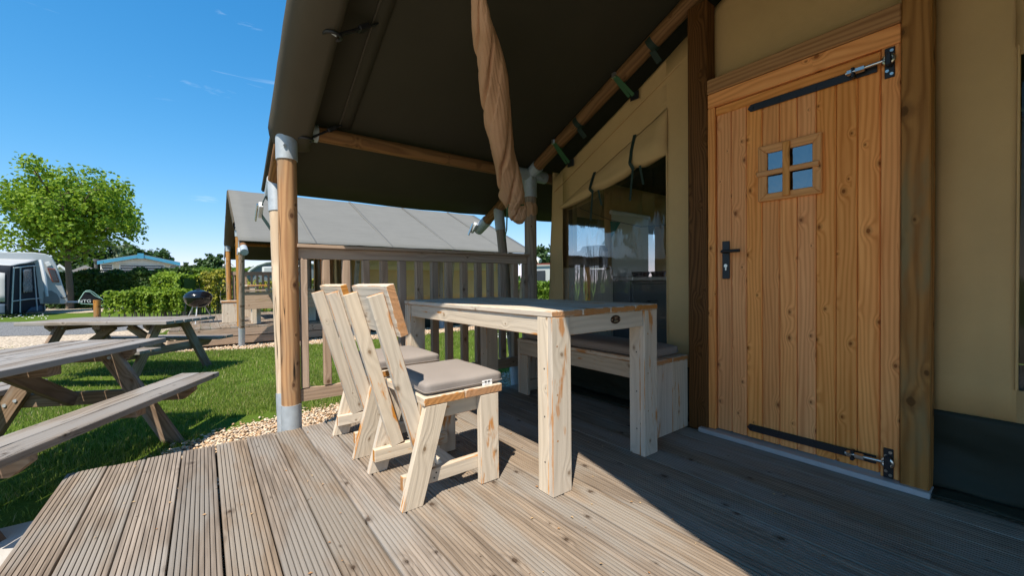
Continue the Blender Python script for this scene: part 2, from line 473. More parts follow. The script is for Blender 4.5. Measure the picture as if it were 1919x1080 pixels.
def link(o, parent=None, M_=None):
    COL.objects.link(o)
    if parent is not None:
        o.parent = parent
        b = BASE.get(parent)
        mm = M_ if M_ is not None else Matrix.Identity(4)
        o.matrix_local = (b.inverted() @ mm) if b is not None else mm
        BASE[o] = mm
    elif M_ is not None:
        o.matrix_world = M_
        BASE[o] = M_
    else:
        BASE[o] = Matrix.Identity(4)
    return o

def tag(o, label=None, cat=None, group=None, kind=None):
    for k, v in (('label', label), ('category', cat), ('group', group), ('kind', kind)):
        if v:
            o[k] = v
    return o

def thing(name, label, cat, loc=(0, 0, 0), group=None, kind=None):
    o = bpy.data.objects.new(name, None)
    o.empty_display_size = 0.1
    link(o, None, Matrix.Translation(V(loc)))
    return tag(o, label, cat, group, kind)

def mesh_obj(name, me, mat, parent=None, M_=None, smooth=False):
    if mat is not None and not me.materials:
        me.materials.append(mat)
    if smooth:
        for p in me.polygons:
            p.use_smooth = True
    o = bpy.data.objects.new(name, me)
    return link(o, parent, M_)

def from_np(name, verts, faces, mat, parent=None, smooth=False, M_=None):
    """verts (n,3), faces (m,k) all the same k"""
    me = bpy.data.meshes.new(name)
    verts = np.asarray(verts, dtype=np.float32)
    faces = np.asarray(faces, dtype=np.int32)
    k = faces.shape[1]
    me.vertices.add(len(verts))
    me.vertices.foreach_set('co', verts.ravel())
    me.loops.add(faces.size)
    me.loops.foreach_set('vertex_index', faces.ravel())
    me.polygons.add(len(faces))
    me.polygons.foreach_set('loop_start', np.arange(0, faces.size, k, dtype=np.int32))
    me.polygons.foreach_set('loop_total', np.full(len(faces), k, dtype=np.int32))
    me.update(calc_edges=True)
    me.validate()
    return mesh_obj(name, me, mat, parent, M_, smooth)

def frame(o, x, z):
    x = V(x).normalized()
    z = V(z)
    z = (z - x * z.dot(x))
    if z.length < 1e-6:
        z = V((0, 0, 1)) if abs(x.z) < 0.9 else V((1, 0, 0))
        z = z - x * z.dot(x)
    z.normalize()
    y = z.cross(x)
    return Matrix(((x.x, y.x, z.x, o[0]), (x.y, y.y, z.y, o[1]), (x.z, y.z, z.z, o[2]), (0, 0, 0, 1)))

_box = {}
def box_mesh(lx, ly, lz, b, mat):
    key = (round(lx, 3), round(ly, 3), round(lz, 3), b, mat.name)
    if key in _box:
        return _box[key]
    bm = bmesh.new()
    bmesh.ops.create_cube(bm, size=1)
    bmesh.ops.scale(bm, vec=(lx, ly, lz), verts=bm.verts)
    b = min(b, 0.3 * min(lx, ly, lz))
    if b > 0:
        bmesh.ops.bevel(bm, geom=bm.edges[:], offset=b, segments=1, affect='EDGES')
    me = bpy.data.meshes.new('box')
    bm.to_mesh(me)
    bm.free()
    me.materials.append(mat)
    _box[key] = me
    return me

def board(parent, name, p0, p1, w, t, mat, up=(0, 0, 1), b=0.0025):
    """a plank from p0 to p1 (centre line); t along up, w across"""
    p0, p1 = V(p0), V(p1)
    L = (p1 - p0).length
    return mesh_obj(name, box_mesh(L, w, t, b, mat), mat, parent, frame((p0 + p1) / 2, p1 - p0, up))

def slab(parent, name, lo, hi, mat, grain='x', b=0.0025):
    """axis-aligned box from lo to hi with its grain along one axis"""
    lo, hi = V(lo), V(hi)
    c = (lo + hi) / 2
    d = hi - lo
    ax = {'x': V((1, 0, 0)), 'y': V((0, 1, 0)), 'z': V((0, 0, 1))}[grain]
    i = 'xyz'.index(grain)
    up = V((0, 0, 1)) if grain != 'z' else V((1, 0, 0))
    L, t = d[i], (d.z if grain != 'z' else d.x)
    w = d.y if grain in 'xz' else d.x
    return board(parent, name, c - ax * L / 2, c + ax * L / 2, w, t, mat, up, b)

def prism(parent, name, pts, nrm, grain, mat, b=0.0025):
    """a flat outline pts (world, coplanar) given thickness along nrm (vector with length)"""
    pts = [V(p) for p in pts]
    nrm = V(nrm)
    c = sum(pts, V((0, 0, 0))) / len(pts) + nrm / 2
    fm = frame(c, grain, nrm)
    inv = fm.inverted()
    bm = bmesh.new()
    vs = [bm.verts.new(inv @ p) for p in pts]
    f = bm.faces.new(vs)
    r = bmesh.ops.extrude_face_region(bm, geom=[f])
    dv = (inv.to_3x3() @ nrm)
    bmesh.ops.translate(bm, vec=dv, verts=[g for g in r['geom'] if isinstance(g, bmesh.types.BMVert)])
    bmesh.ops.recalc_face_normals(bm, faces=bm.faces)
    if b > 0:
        bmesh.ops.bevel(bm, geom=bm.edges[:], offset=b, segments=1, affect='EDGES')
    me = bpy.data.meshes.new(name)
    bm.to_mesh(me)
    bm.free()
    return mesh_obj(name, me, mat, parent, fm)

def tube_data(path, radii, n=12, cap=True, lobes=None):
    path = [V(p) for p in path]
    vs, fs = [], []
    m = len(path)
    ref = None
    for i, p in enumerate(path):
        d = (path[min(i + 1, m - 1)] - path[max(i - 1, 0)]).normalized()
        if ref is None:
            ref = V((0, 0, 1)) if abs(d.z) < 0.9 else V((1, 0, 0))
        ref = (ref - d * ref.dot(d)).normalized()
        q = d.cross(ref)
        for k in range(n):
            a = 2 * math.pi * k / n
            r = radii[i] if hasattr(radii, '__len__') else radii
            if lobes:
                r *= lobes(i / (m - 1), a)
            vs.append(p + (ref * math.cos(a) + q * math.sin(a)) * r)
    for i in range(m - 1):
        for k in range(n):
            a, b_ = i * n + k, i * n + (k + 1) % n
            fs.append((a, b_, b_ + n, a + n))
    if cap:
        fs.append(tuple(reversed(range(n))))
        fs.append(tuple(range((m - 1) * n, m * n)))
    return vs, fs

def data_obj(name, vs, fs, mat, parent=None, smooth=False, M_=None):
    me = bpy.data.meshes.new(name)
    me.from_pydata([tuple(v) for v in vs], [], fs)
    me.update()
    return mesh_obj(name, me, mat, parent, M_, smooth)

def smooth_sides(o, ang=40):
    for p in o.data.polygons:
        p.use_smooth = True
    o.data.set_sharp_from_angle(angle=rad(ang))

def tube(parent, name, path, radii, mat, n=10, cap=True, lobes=None, smooth=True):
    vs, fs = tube_data(path, radii, n, cap, lobes)
    o = data_obj(name, vs, fs, mat, parent)
    if smooth:
        smooth_sides(o)
    return o

def pole(parent, name, p0, p1, r, mat, n=18, rough=0.02, seed=0):
    """round timber along local x, a little uneven"""
    p0, p1 = V(p0), V(p1)
    L = (p1 - p0).length
    m = max(2, int(L / 0.25))
    path = [V((-L / 2 + L * i / m, 0, 0)) for i in range(m + 1)]
    vs, fs = tube_data(path, r, n, True, lambda s, a: 1 + rough * mnoise.noise(V((s * L * 1.5 + seed, math.cos(a) * 1.2, math.sin(a) * 1.2))))
    o = data_obj(name, vs, fs, mat, parent, False, frame((p0 + p1) / 2, p1 - p0, (0.31, 0.2, 0.93)))
    smooth_sides(o)
    return o

def cyl(parent, name, p0, p1, r, mat, n=20, r1=None):
    return tube(parent, name, [p0, p1], [r, r if r1 is None else r1], mat, n)

def lathe(parent, name, prof, mat, c=(0, 0, 0), n=24):
    vs, fs = [], []
    for r, z in prof:
        for k in range(n):
            a = 2 * math.pi * k / n
            vs.append((c[0] + r * math.cos(a), c[1] + r * math.sin(a), c[2] + z))
    for i in range(len(prof) - 1):
        for k in range(n):
            a, b = i * n + k, i * n + (k + 1) % n
            fs.append((a, b, b + n, a + n))
    o = data_obj(name, vs, fs, mat, parent)
    smooth_sides(o)
    return o

def patch(parent, name, quads, mat, nu=8, nv=8, disp=None, thick=0.0, smooth=True):
    """one cloth mesh of bilinear patches; quads = list of 4 world corners (a,b,c,d)"""
    vs, fs = [], []
    for a, b, c, d in quads:
        a, b, c, d = V(a), V(b), V(c), V(d)
        o = len(vs)
        for j in range(nv + 1):
            for i in range(nu + 1):
                u, v = i / nu, j / nv
                p = a * (1 - u) * (1 - v) + b * u * (1 - v) + c * u * v + d * (1 - u) * v
                if disp:
                    p = p + disp(p)
                vs.append(p)
        for j in range(nv):
            for i in range(nu):
                k = o + j * (nu + 1) + i
                fs.append((k, k + 1, k + nu + 2, k + nu + 1))
    me = bpy.data.meshes.new(name)
    me.from_pydata([tuple(v) for v in vs], [], fs)
    bm = bmesh.new()
    bm.from_mesh(me)
    bmesh.ops.remove_doubles(bm, verts=bm.verts, dist=0.0015)
    bmesh.ops.recalc_face_normals(bm, faces=bm.faces)
    bm.to_mesh(me)
    bm.free()
    o = mesh_obj(name, me, mat, parent, None, smooth)
    if thick:
        md = o.modifiers.new('thickness', 'SOLIDIFY')
        md.thickness = thick
        md.offset = 0
    return o

def text(parent, name, s, size, mtx, mat, depth=0.001):
    cu = bpy.data.curves.new(name, 'FONT')
    cu.body = s
    cu.size = size
    cu.align_x = 'CENTER'
    cu.align_y = 'CENTER'
    cu.extrude = depth
    o = bpy.data.objects.new('tmp', cu)
    COL.objects.link(o)
    dg = bpy.context.evaluated_depsgraph_get()
    me = bpy.data.meshes.new_from_object(o.evaluated_get(dg))
    bpy.data.objects.remove(o)
    me.materials.clear()
    return mesh_obj(name, me, mat, parent, mtx)

def kids(o):
    return [c for c in COL.objects if c.parent == o]

def copy_tree(o, parent=None):
    c = o.copy()
    COL.objects.link(c)
    if parent is not None:
        c.parent = parent
    BASE[c] = BASE.get(o, Matrix.Identity(4))
    for ch in kids(o):
        copy_tree(ch, c)
    return c

def ray(px, py):
    return FW + RT * ((px - 959.5) / F_PX) - UP * ((py - 540) / F_PX)

G = -0.25                                       # level of the lawn; the deck is at 0
def gp(px, py, z=G):
    d = ray(px, py)
    return EYE + d * ((z - CAM_Z) / d.z)

def at(px, D, z=G):
    """ground point at forward distance D in the direction of picture column px"""
    d = FW.copy()
    d.z = 0
    d.normalize()
    r = V((d.y, -d.x, 0))
    p = d * D + r * ((px - 959.5) / F_PX * D)
    return V((p.x, p.y, z))

class Plane:
    """vertical plane square to the sight line of picture column px0"""
    def __init__(self, px0, D):
        self.o = at(px0, D)
        d = ray(px0, 540)
        self.d = V((d.x, d.y, 0)).normalized()
        self.r = V((self.d.y, -self.d.x, 0))
    def __call__(self, px, py, k=0.0):
        q = ray(px, py)
        o = self.o + self.d * k
        return EYE + q * ((o - EYE).dot(self.d) / q.dot(self.d))
RV = V((_R.x, _R.y, 0)).normalized()            # to the right, across the view
DV = V((FW.x, FW.y, 0)).normalized()            # away from the viewer

# ------------------------------------------------------------------ the ground
gs = 900
go = data_obj('ground', [(-gs, -gs, G), (gs, -gs, G), (gs, gs, G), (-gs, gs, G)], [(0, 1, 2, 3)], M['soil'])
tag(go, 'mown lawn and soil around the tents', None, None, 'structure')

def flat(name, pts, z, mat, label):
    me = bpy.data.meshes.new(name)
    me.from_pydata([(p[0], p[1], z) for p in pts], [], [tuple(range(len(pts)))])
    o = mesh_obj(name, me, mat)
    return tag(o, label, None, None, 'structure')

NEAR_GRAVEL = [(-0.62, 2.0), (8.6, 2.0), (8.6, 4.2), (2.6, 4.2), (1.05, 4.16), (0.5, 4.06), (0.12, 3.98), (-0.18, 3.75), (-0.42, 3.45), (-0.60, 3.1)]
FAR_GRAVEL = [(-0.9, 9.7), (-0.55, 9.35), (0.2, 9.0), (1.1, 8.72), (2.5, 8.6), (9.5, 8.6), (9.5, 12.2), (-0.9, 12.2)]
flat('gravel_bed', NEAR_GRAVEL, G + 0.004, M['gravel'], 'bed of tan gravel along the deck edge')
flat('gravel_bed', FAR_GRAVEL, G + 0.004, M['gravel'], 'bed of tan gravel in front of the far deck')
GRAVEL_PATH = p_ = [gp(-140, 662), gp(40, 655), gp(150, 650), gp(215, 640), gp(300, 626), gp(330, 612), gp(150, 628), gp(-140, 634)]
flat('gravel_path', p_, G + 0.004, M['gravel_far'], 'pale gravel verge beside the grey road')
ROAD = p_ = [gp(-160, 634), gp(150, 628), gp(330, 612), gp(450, 604), gp(450, 597), gp(300, 600), gp(100, 603), gp(-160, 607)]
flat('road', p_, G + 0.008, M['road'], 'grey road crossing behind the picnic tables')
p_ = [gp(-160, 592), gp(150, 587), gp(300, 579), gp(450, 573), gp(450, 562), gp(300, 562), gp(100, 566), gp(-160, 570)]
flat('gravel_pitch', p_, G + 0.004, M['gravel_far'], 'pale gravel pitch under the caravan')

pv_ = thing('pavement', 'grey concrete slabs laid along the open side of the deck', None, (-1.4, 0, G), None, 'structure')
for i in range(2):  # corner slab is in view; the rest is added as a sun bounce
    for j in range(8):
        slab(pv_, 'paving_slab', (-1.405 - i * 0.75, 1.985 - j * 1.0, G - 0.05), (-0.662 - i * 0.75, 2.978 - j * 1.0, G + 0.045 + random.uniform(-0.002, 0.002)), M['concrete'], 'y', 0.006)
flat('gravel_path', [(-2.2, -6), (-2.2, 2.6), (-4.2, 4.5), (-9, 4.5), (-9, -6)], G + 0.004, M['gravel_far'], 'unseen pale gravel beyond the slabs, added to bounce sunlight')  # out of view, put in to bounce sun onto door and wall

# ------------------------------------------------------------------ deck
def deck_profile(w=0.144, t=0.028, n=9, d=0.0085):
    pts = []
    pitch = w / n
    for k in range(n):
        y0 = -w / 2 + k * pitch
        pts += [(y0 + pitch * 0.12, -d * 0.12 if k == 0 else 0.0), (y0 + pitch * 0.5, 0.0006), (y0 + pitch * 0.88, 0.0)]
        if k < n - 1:
            pts += [(y0 + pitch * 0.965, -d), (y0 + pitch * 1.035, -d)]
    pts = [(-w / 2, -t), (-w / 2, -0.004)] + pts + [(w / 2, -0.004), (w / 2, -t)]
    return pts

def deck_board_mesh(L, n=9):
    pr = deck_profile(n=n)
    k = len(pr)
    vs = [(-L / 2, y, z) for y, z in pr] + [(L / 2, y, z) for y, z in pr]
    fs = [(i, (i + 1) % k, (i + 1) % k + k, i + k) for i in range(k)]
    fs = [tuple(reversed(f)) for f in fs]
    fs += [tuple(range(k)), tuple(reversed(range(k, 2 * k)))]
    me = bpy.data.meshes.new('deck_board')
    me.from_pydata(vs, [], fs)
    bm = bmesh.new()
    bm.from_mesh(me)
    bmesh.ops.recalc_face_normals(bm, faces=bm.faces)
    bm.to_mesh(me)
    bm.free()
    me.materials.append(M['deck'])
    return me

deck = thing('deck', 'grooved timber deck in front of the near tent', None, (0, 0, 0), None, 'structure')
Ld = 6.0  # boards lengthened behind the camera to bounce more sun onto the door
dme = deck_board_mesh(Ld)
for i in range(21):
    x = -0.562 + 0.075 + i * 0.150
    if x > 2.47:
        break
    jx = random.uniform(-0.0015, 0.0015)
    jy = random.uniform(-0.007, 0.004)
    fm = frame((x + jx, 2.93 + jy - Ld / 2, random.uniform(-0.0016, 0.0006)), (random.uniform(-0.0008, 0.0008), 1, random.uniform(-0.0003, 0.0003)), (random.uniform(-0.006, 0.006), 0, 1))
    mesh_obj('deck_board', dme, M['deck'], deck, fm)
for y in (2.86, 2.2, 1.6, 1.0, 0.4, -0.2, -0.8, -1.4, -2.0, -2.6):
    board(deck, 'joist', (-0.54, y, -0.095), (2.5, y, -0.095), 0.045, 0.13, M['picnic_leg'])
board(deck, 'fascia_board', (-0.545, -3.05, -0.11), (-0.545, 2.9, -0.11), 0.022, 0.15, M['rail'])

# ------------------------------------------------------------------ the tents
YC, HALF, ZR, SL = 0.84, 2.14, 2.93, 0.46
def zr(y):
    """height of the rafter axis"""
    return ZR - SL * abs(y - YC)

def wrinkle(a=0.006, f=2.2, ax=0, seed=0.0):
    def fn(p):
        q = mnoise.noise(V((p.x * f + seed, p.y * f, p.z * f * 0.7))) + 0.5 * mnoise.noise(V((p.x * f * 2.6, p.y * f * 2.6 + seed, p.z * f * 2)))
        d = V((0, 0, 0))
        d[ax] = a * q
        return d
    return fn

def xf(dx, dy, dz):
    return lambda x, y, z: V((x + dx, y + dy, z + dz))

XF, XW, XE = 0.44, 2.48, 7.0                    # front rafter, wall rafter, back end

def build_tent(name, label, dx=0, dy=0, dz=0, near=True):
    T = xf(dx, dy, dz)
    root = thing(name, label, 'tent', (1.5 + dx, YC + dy, dz))
    gz = G - dz
    up_off = 0.085
    x0 = 0.372
    rl_ = 2.93 if near else 3.17
    yl = YC + 2.93
    # roof: outer skin and lining, both slopes
    outer, inner = [], []
    for s in (1, -1):
        q = lambda x, r, o: T(x, YC + s * r, ZR - SL * r + o)
        outer.append((q(x0, 0, up_off + 0.012), q(XE + 0.1, 0, up_off + 0.012), q(XE + 0.1, rl_, up_off + 0.012), q(x0, rl_, up_off + 0.012)))
        inner.append((q(x0 + 0.006, 0, up_off), q(XE + 0.09, 0, up_off), q(XE + 0.09, rl_ - 0.005, up_off), q(x0 + 0.006, rl_ - 0.005, up_off)))
    sag = lambda p: V((0, 0, 0.012 * mnoise.noise(V((p.x * 0.9, p.y * 1.1, 3.1))) + 0.010 * mnoise.noise(V((p.x * 3.1 + p.y * 2.0, p.y * 0.8, 5.1))) - 0.02 * max(0, math.sin((p.x - dx - XF) / (XW - XF) * math.pi)) * (0.6 if near else 0.3)))
    patch(root, 'roof_canvas', outer, M['roof'], 30, 14, sag, 0.003)
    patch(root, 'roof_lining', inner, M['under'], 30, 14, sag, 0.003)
    # front flap that wraps the front rafter and folds in under it
    prof = [(0.372, 0.090), (0.352, 0.060), (0.347, 0.02), (0.352, -0.03), (0.372, -0.070), (0.42, -0.098), (0.48, -0.103), (0.535, -0.097), (0.575, -0.087)]
    for s in (1, -1):
        vs, fs = [], []
        ns = 26
        r1 = 2.20
        steep = 0.0 if s == 1 else 0.30  # unseen side hangs lower, shaped to throw the shadow edge on the deck
        for i in range(ns + 1):
            r = r1 * i / ns
            y = YC + s * r
            for k, (px, pz) in enumerate(prof):
                w = mnoise.noise(V((r * 2.2, k * 0.6, s * 5))) * 0.007 + mnoise.noise(V((r * 7, k * 0.9, s * 9))) * 0.003
                tight = 0.012 * math.exp(-((r - r1) / 0.12) ** 2)
                drop = (steep * r if (k > 3) else 0.0)
                vs.append(T(px + (x0 - 0.372) + w + (tight if k > 4 else 0), y, ZR - SL * r + pz - drop * (0.9 if near else 0.0) + w * 0.6))
        m = len(prof)
        for i in range(ns):
            for k in range(m - 1):
                a = i * m + k
                fs.append((a, a + 1, a + m + 1, a + m))
        o = data_obj('front_flap', vs, fs, M['flap'], root, True)
        md = o.modifiers.new('thickness', 'SOLIDIFY')
        md.thickness = 0.003
    # seam band under the lining with piping
    for s in (1, -1):
        q = lambda x, r, o: T(x, YC + s * r, ZR - SL * r + o)
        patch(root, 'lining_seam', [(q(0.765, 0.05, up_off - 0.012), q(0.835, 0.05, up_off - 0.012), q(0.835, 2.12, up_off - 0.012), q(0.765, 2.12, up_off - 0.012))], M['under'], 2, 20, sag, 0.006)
        tube(root, 'piping', [q(0.762, 0.05 + 2.07 * i / 12, up_off - 0.014) + sag(q(0.762, 0.05 + 2.07 * i / 12, 0)) for i in range(13)], 0.006, M['flap'], 6)
    if not near:
        for xx in (1.6, 3.1, 4.6, 6.1):
            pa = T(xx, YC - 0.02, ZR + up_off + 0.016)
            pb = T(xx, YC - rl_ + 0.02, ZR - SL * rl_ + up_off + 0.016)
            n_ = 10
            patch(root, 'roof_seam', [(pa + V((-0.03, 0, 0)), pa + V((0.03, 0, 0)), pb + V((0.03, 0, 0)), pb + V((-0.03, 0, 0)))], M['roof_seam'], 1, 14, lambda p: sag(p) + V((0, 0, 0.006)), 0.004)
    # timber
    frames = [XF, XW, 4.75, XE]
    mats = {XF: M['pole'], XW: M['post_brown'], 4.75: M['pole'], XE: M['pole']}
    for fx in frames:
        for s in (1, -1):
            yp = YC + s * HALF
            ye = YC + s * ((2.80 if fx == XF else 3.02) if near else 3.40)
            pole(root, 'rafter', T(fx, YC + s * 0.02, ZR), T(fx, ye, zr(ye)), 0.052, M['beam'], seed=fx * 3 + s)
            pm = M['pole'] if fx == XF else M['pole_grey']
            if not near and fx == XF:
                pm = M['pole']
            pole(root, 'post', T(fx, yp, gz + 0.2), T(fx, yp, zr(yp) - 0.02), 0.057, pm, 20, seed=fx + s)
            cyl(root, 'post_foot_sleeve', T(fx, yp, gz - 0.05), T(fx, yp, gz + (0.40 if near else 0.30)), 0.0605, M['galv'], 24)
            sl_ = cyl(root, 'joint_sleeve', T(fx, yp, zr(yp) - 0.215), T(fx, yp, zr(yp) + 0.02), 0.0635, M['galv'], 24)
            d_ = V((0, s * 1, -SL)).normalized()
            jc = T(fx, yp, zr(yp))
            cyl(sl_, 'rafter_sleeve', jc - d_ * 0.13, jc + d_ * 0.12, 0.0575, M['galv'], 24)
            sx = 1 if fx < XW - 0.1 else (-1 if fx > 6 else 0)
            if sx >= 0:
                cyl(sl_, 'purlin_sleeve', jc + V((0.03, 0, -0.006)), jc + V((0.185, 0, -0.006)), 0.0565, M['galv'], 24)
            if sx <= 0:
                cyl(sl_, 'purlin_sleeve', jc + V((-0.03, 0, -0.006)), jc + V((-0.17, 0, -0.006)), 0.0565, M['galv'], 24)
            for bz in (-0.05, -0.14):
                cyl(sl_, 'bolt_head', jc + V((-0.02, -s * 0.062, bz)), jc + V((-0.02, -s * 0.071, bz)), 0.009, M['chrome'], 10)
            if sx >= 0:
                cyl(sl_, 'bolt_head', jc + V((0.11, -s * 0.054, -0.025)), jc + V((0.11, -s * 0.064, -0.025)), 0.007, M['chrome'], 10)
            # brace from the rafter end back to the foot of the post
            yb = YC + s * (2.66 if near else 2.86)
            ybf = YC + s * 2.36
            bt = T(fx, yb, zr(yb) - 0.03)
            bf = T(fx, ybf, gz)
            bd = (bf - bt).normalized()
            bmat = M['pole_pale'] if (fx == XF and near) else M['pole_grey']
            pole(root, 'brace', bt + bd * 0.12, bf - bd * 0.1, 0.048, bmat, 18, seed=fx * 7 + s)
            cyl(root, 'brace_top_sleeve', bt - bd * 0.02, bt + bd * 0.21, 0.054, M['galv'], 20)
            cyl(root, 'brace_foot_sleeve', bf + bd * 0.05, bf - bd * (0.42 if near else 0.38), 0.053, M['galv'], 20)
            cap = V((0, s, -SL)).normalized()
            re = T(fx, ye, zr(ye))
            cyl(root, 'rafter_end_sleeve', re - cap * 0.16, re + cap * 0.05, 0.058, M['galv'], 20)
            # ratchet on the sleeve
            rb = re + V((-0.055, s * 0.02, -0.02)) + (V((-0.005, s * 0.05, -0.13)) if (near and fx == XF) else V((0, 0, 0)))
            o = board(root, 'ratchet_buckle', rb - cap * 0.06 + V((-0.02, 0, 0.03)), rb + cap * 0.05 + V((-0.02, 0, 0)), 0.055, 0.03, M['steel_pale'], (1, 0, 0), 0.004)
            if near and fx == XF:
                board(o, 'ratchet_web', re + V((-0.05, 0, -0.03)), rb - cap * 0.05 + V((-0.02, 0, 0.02)), 0.035, 0.004, M['strap_dark'], (1, 0, 0), 0)
                board(o, 'ratchet_web', rb + V((-0.01, 0, -0.03)), bt + bd * 0.34 + V((-0.045, 0, 0)), 0.035, 0.004, M['strap_dark'], (1, 0, 0), 0)
            board(o, 'ratchet_lever', rb - cap * 0.02 + V((-0.04, 0, 0.05)), rb + cap * 0.07 + V((-0.05, 0, -0.03)), 0.03, 0.012, M['chrome'], (1, 0, 0), 0.003)
    pole(root, 'ridge_pole', T(XF, YC, ZR), T(XE, YC, ZR), 0.055, M['pole'])
    for s in (1, -1):
        yp = YC + s * HALF
        for a, b in zip(frames[:-1], frames[1:]):
            pole(root, 'purlin', T(a + 0.16, yp, zr(yp) - 0.006), T(b - 0.15, yp, zr(yp) - 0.006), 0.05, M['beam'], seed=a * 5 + s)
    # gable wall
    X = 2.56
    top = lambda y: 2.525 + (1.455 - y) * 0.51 if y > YC else 2.525 + (1.455 - (2 * YC - y)) * 0.51
    wtop = lambda y: 2.10 - (y - 1.60) * 0.487
    wq = []
    for s in (1, -1):
        m = (lambda y: y) if s == 1 else (lambda y: 2 * YC - y)
        P = lambda y, z: T(X, m(y), z)
        def strip(ya, yb, za, zb, zc, zd):
            q = (P(ya, za), P(yb, zb), P(yb, zc), P(ya, zd))
            wq.append(q)
        strip(1.37, 1.60, 0.345, 0.345, top(1.60), top(1.37))
        strip(1.60, 2.63, wtop(1.60), wtop(2.63), top(2.63), top(1.60))
        wq.append((P(2.63, 0.345), P(2.85, 0.345), P(2.755, top(2.755)), P(2.63, top(2.63))))
        strip(1.60, 2.63, 0.345, 0.345, 0.48, 0.48)
        strip(YC, 1.37, 2.0, 2.0, top(1.37), top(YC + 1e-6))
    def wdis(p):
        q = wrinkle(0.009, 1.8, 0, dy)(p)
        y = abs(p.y - dy - YC)
        q.x += 0.006 * math.sin(p.z * 9 + 5 * mnoise.noise(V((p.y * 2, p.z, 3)))) * math.exp(-abs(y - 0.56) / 0.10)
        q.x += 0.005 * mnoise.noise(V((p.y * 14, p.z * 1.4, 8)))
        return q
    patch(root, 'gable_canvas', wq, M['tan'], 10, 14, wdis, 0.004)
    for s in (1, -1):
        m = (lambda y: y) if s == 1 else (lambda y: 2 * YC - y)
        pv = lambda p: V((0.0007 * math.sin(p.y * 23 + 2 * math.sin(p.z * 3.1)) * (0.4 + abs(mnoise.noise(V((p.y * 3, p.z * 2.2, 1))))), 0, 0))
        patch(root, 'window_vinyl', [(T(X + 0.03, m(1.58), 0.46), T(X + 0.03, m(2.66), 0.46), T(X + 0.03, m(2.66), 1.62), T(X + 0.03, m(1.58), 2.12))], M['pvc'], 40, 30, pv)
        # seams sewn along the wall
        for za, zb in ((top(1.40) - 0.13, top(2.74) - 0.13),):
            tube(root, 'wall_seam', [T(X - 0.008, m(1.40), za), T(X - 0.008, m(2.74), zb)], 0.005, M['tan'], 5)
        tube(root, 'window_hem', [T(X - 0.006, m(1.60), 0.48), T(X - 0.006, m(1.60), 2.10)], 0.005, M['tan'], 5)
        tube(root, 'window_hem', [T(X - 0.006, m(2.63), 0.48), T(X - 0.006, m(2.63), 1.60), ], 0.005, M['tan'], 5)
        tube(root, 'window_hem', [T(X - 0.006, m(1.60), 2.10), T(X - 0.006, m(2.63), 1.60)], 0.004, M['tan'], 5)
        # rolled-up flap over the window, heavy towards the door
        vs, fs = [], []
        nu, nv = 40, 14
        for i in range(nu + 1):
            y = 1.592 + 1.038 * i / nu
            u = i / nu
            h = 0.285 * (1 - u) ** 0.85 + 0.03
            h *= 1 - 0.12 * math.exp(-((y - 1.855) / 0.05) ** 2) - 0.12 * math.exp(-((y - 2.242) / 0.05) ** 2)
            for k in range(nv + 1):
                v = k / nv
                a = v * math.pi * 1.18
                bul = (0.040 + 0.035 * (1 - u)) * min(1.0, 0.12 + u * 14)
                x = X - 0.004 - bul * math.sin(min(a, math.pi)) * (0.5 + 0.5 * v) + 0.006 * mnoise.noise(V((y * 6, v * 4, 2)))
                x -= 0.008 * math.sin(v * 18 + u * 9 + 2 * mnoise.noise(V((y * 4, v * 2, 7)))) * v
                z = wtop(y) + 0.01 - h * math.sin(min(a, math.pi) / 2) ** 1.2
                if a > math.pi:
                    z += (a - math.pi) * 0.06
                    x += 0.01
                vs.append(T(x, m(y), z))
        for i in range(nu):
            for k in range(nv):
                a = i * (nv + 1) + k
                fs.append((a, a + 1, a + nv + 2, a + nv + 1))
        o = data_obj('rolled_flap', vs, fs, M['tan'], root, True)
        o.modifiers.new('thickness', 'SOLIDIFY').thickness = 0.004
        for y in (1.855, 2.242):
            h = 0.285 * (1 - (y - 1.6) / 1.03) ** 0.85 + 0.03
            zt = wtop(y)
            pts = [T(X - 0.012, m(y), zt + 0.03), T(X - 0.05, m(y), zt - h * 0.35), T(X - 0.078, m(y - 0.005), zt - h * 0.75), T(X - 0.055, m(y - 0.02), zt - h * 0.93)]
            for a, b in zip(pts[:-1], pts[1:]):
                board(o, 'tie_strap', a, b, 0.026, 0.003, M['strap_dark'], (-1, 0, 0.05), 0)
            board(o, 'tie_strap', T(X - 0.05, m(y - 0.01), zt - h * 0.9), T(X - 0.03, m(y + 0.03), zt - h - 0.20), 0.018, 0.002, M['strap_dark'], (-1, 0, 0), 0)
            board(o, 'tie_strap', T(X - 0.05, m(y - 0.07), zt - h * 0.86), T(X - 0.03, m(y - 0.085), zt - h - 0.10), 0.018, 0.002, M['strap_dark'], (-1, 0, 0), 0)
    # skirt of black vinyl along the foot of the gable
    sk = []
    for a, b in ((2.86, 1.30), (0.36, -1.18)):
        sk.append((T(X - 0.012, a, 0.02), T(X - 0.012, b, 0.02), T(X - 0.012, b, 0.352), T(X - 0.012, a, 0.352)))
    def skd(p):
        zz = (p.z - dz)
        return V((-0.030 * math.exp(-zz / 0.06) + 0.034 * mnoise.noise(V((p.y * 2.6 + p.z * 5, p.z * 6 - p.y * 2.2, 2))) * min(1, (0.352 - zz) * 12) + 0.014 * mnoise.noise(V((p.y * 7 - p.z * 9, p.z * 12, 4))) * min(1, (0.352 - zz) * 12), 0, 0))
    for q_ in sk:
        patch(root, 'skirt', [q_], M['skirt'], 60, 14, skd, 0.004)
    fl = []
    for a, b in ((2.86, 1.40), (0.30, -1.18)):
        fl.append((T(X - 0.050, a, 0.022), T(X - 0.050, b, 0.022), T(X - 0.130, b, 0.008), T(X - 0.130, a, 0.008)))
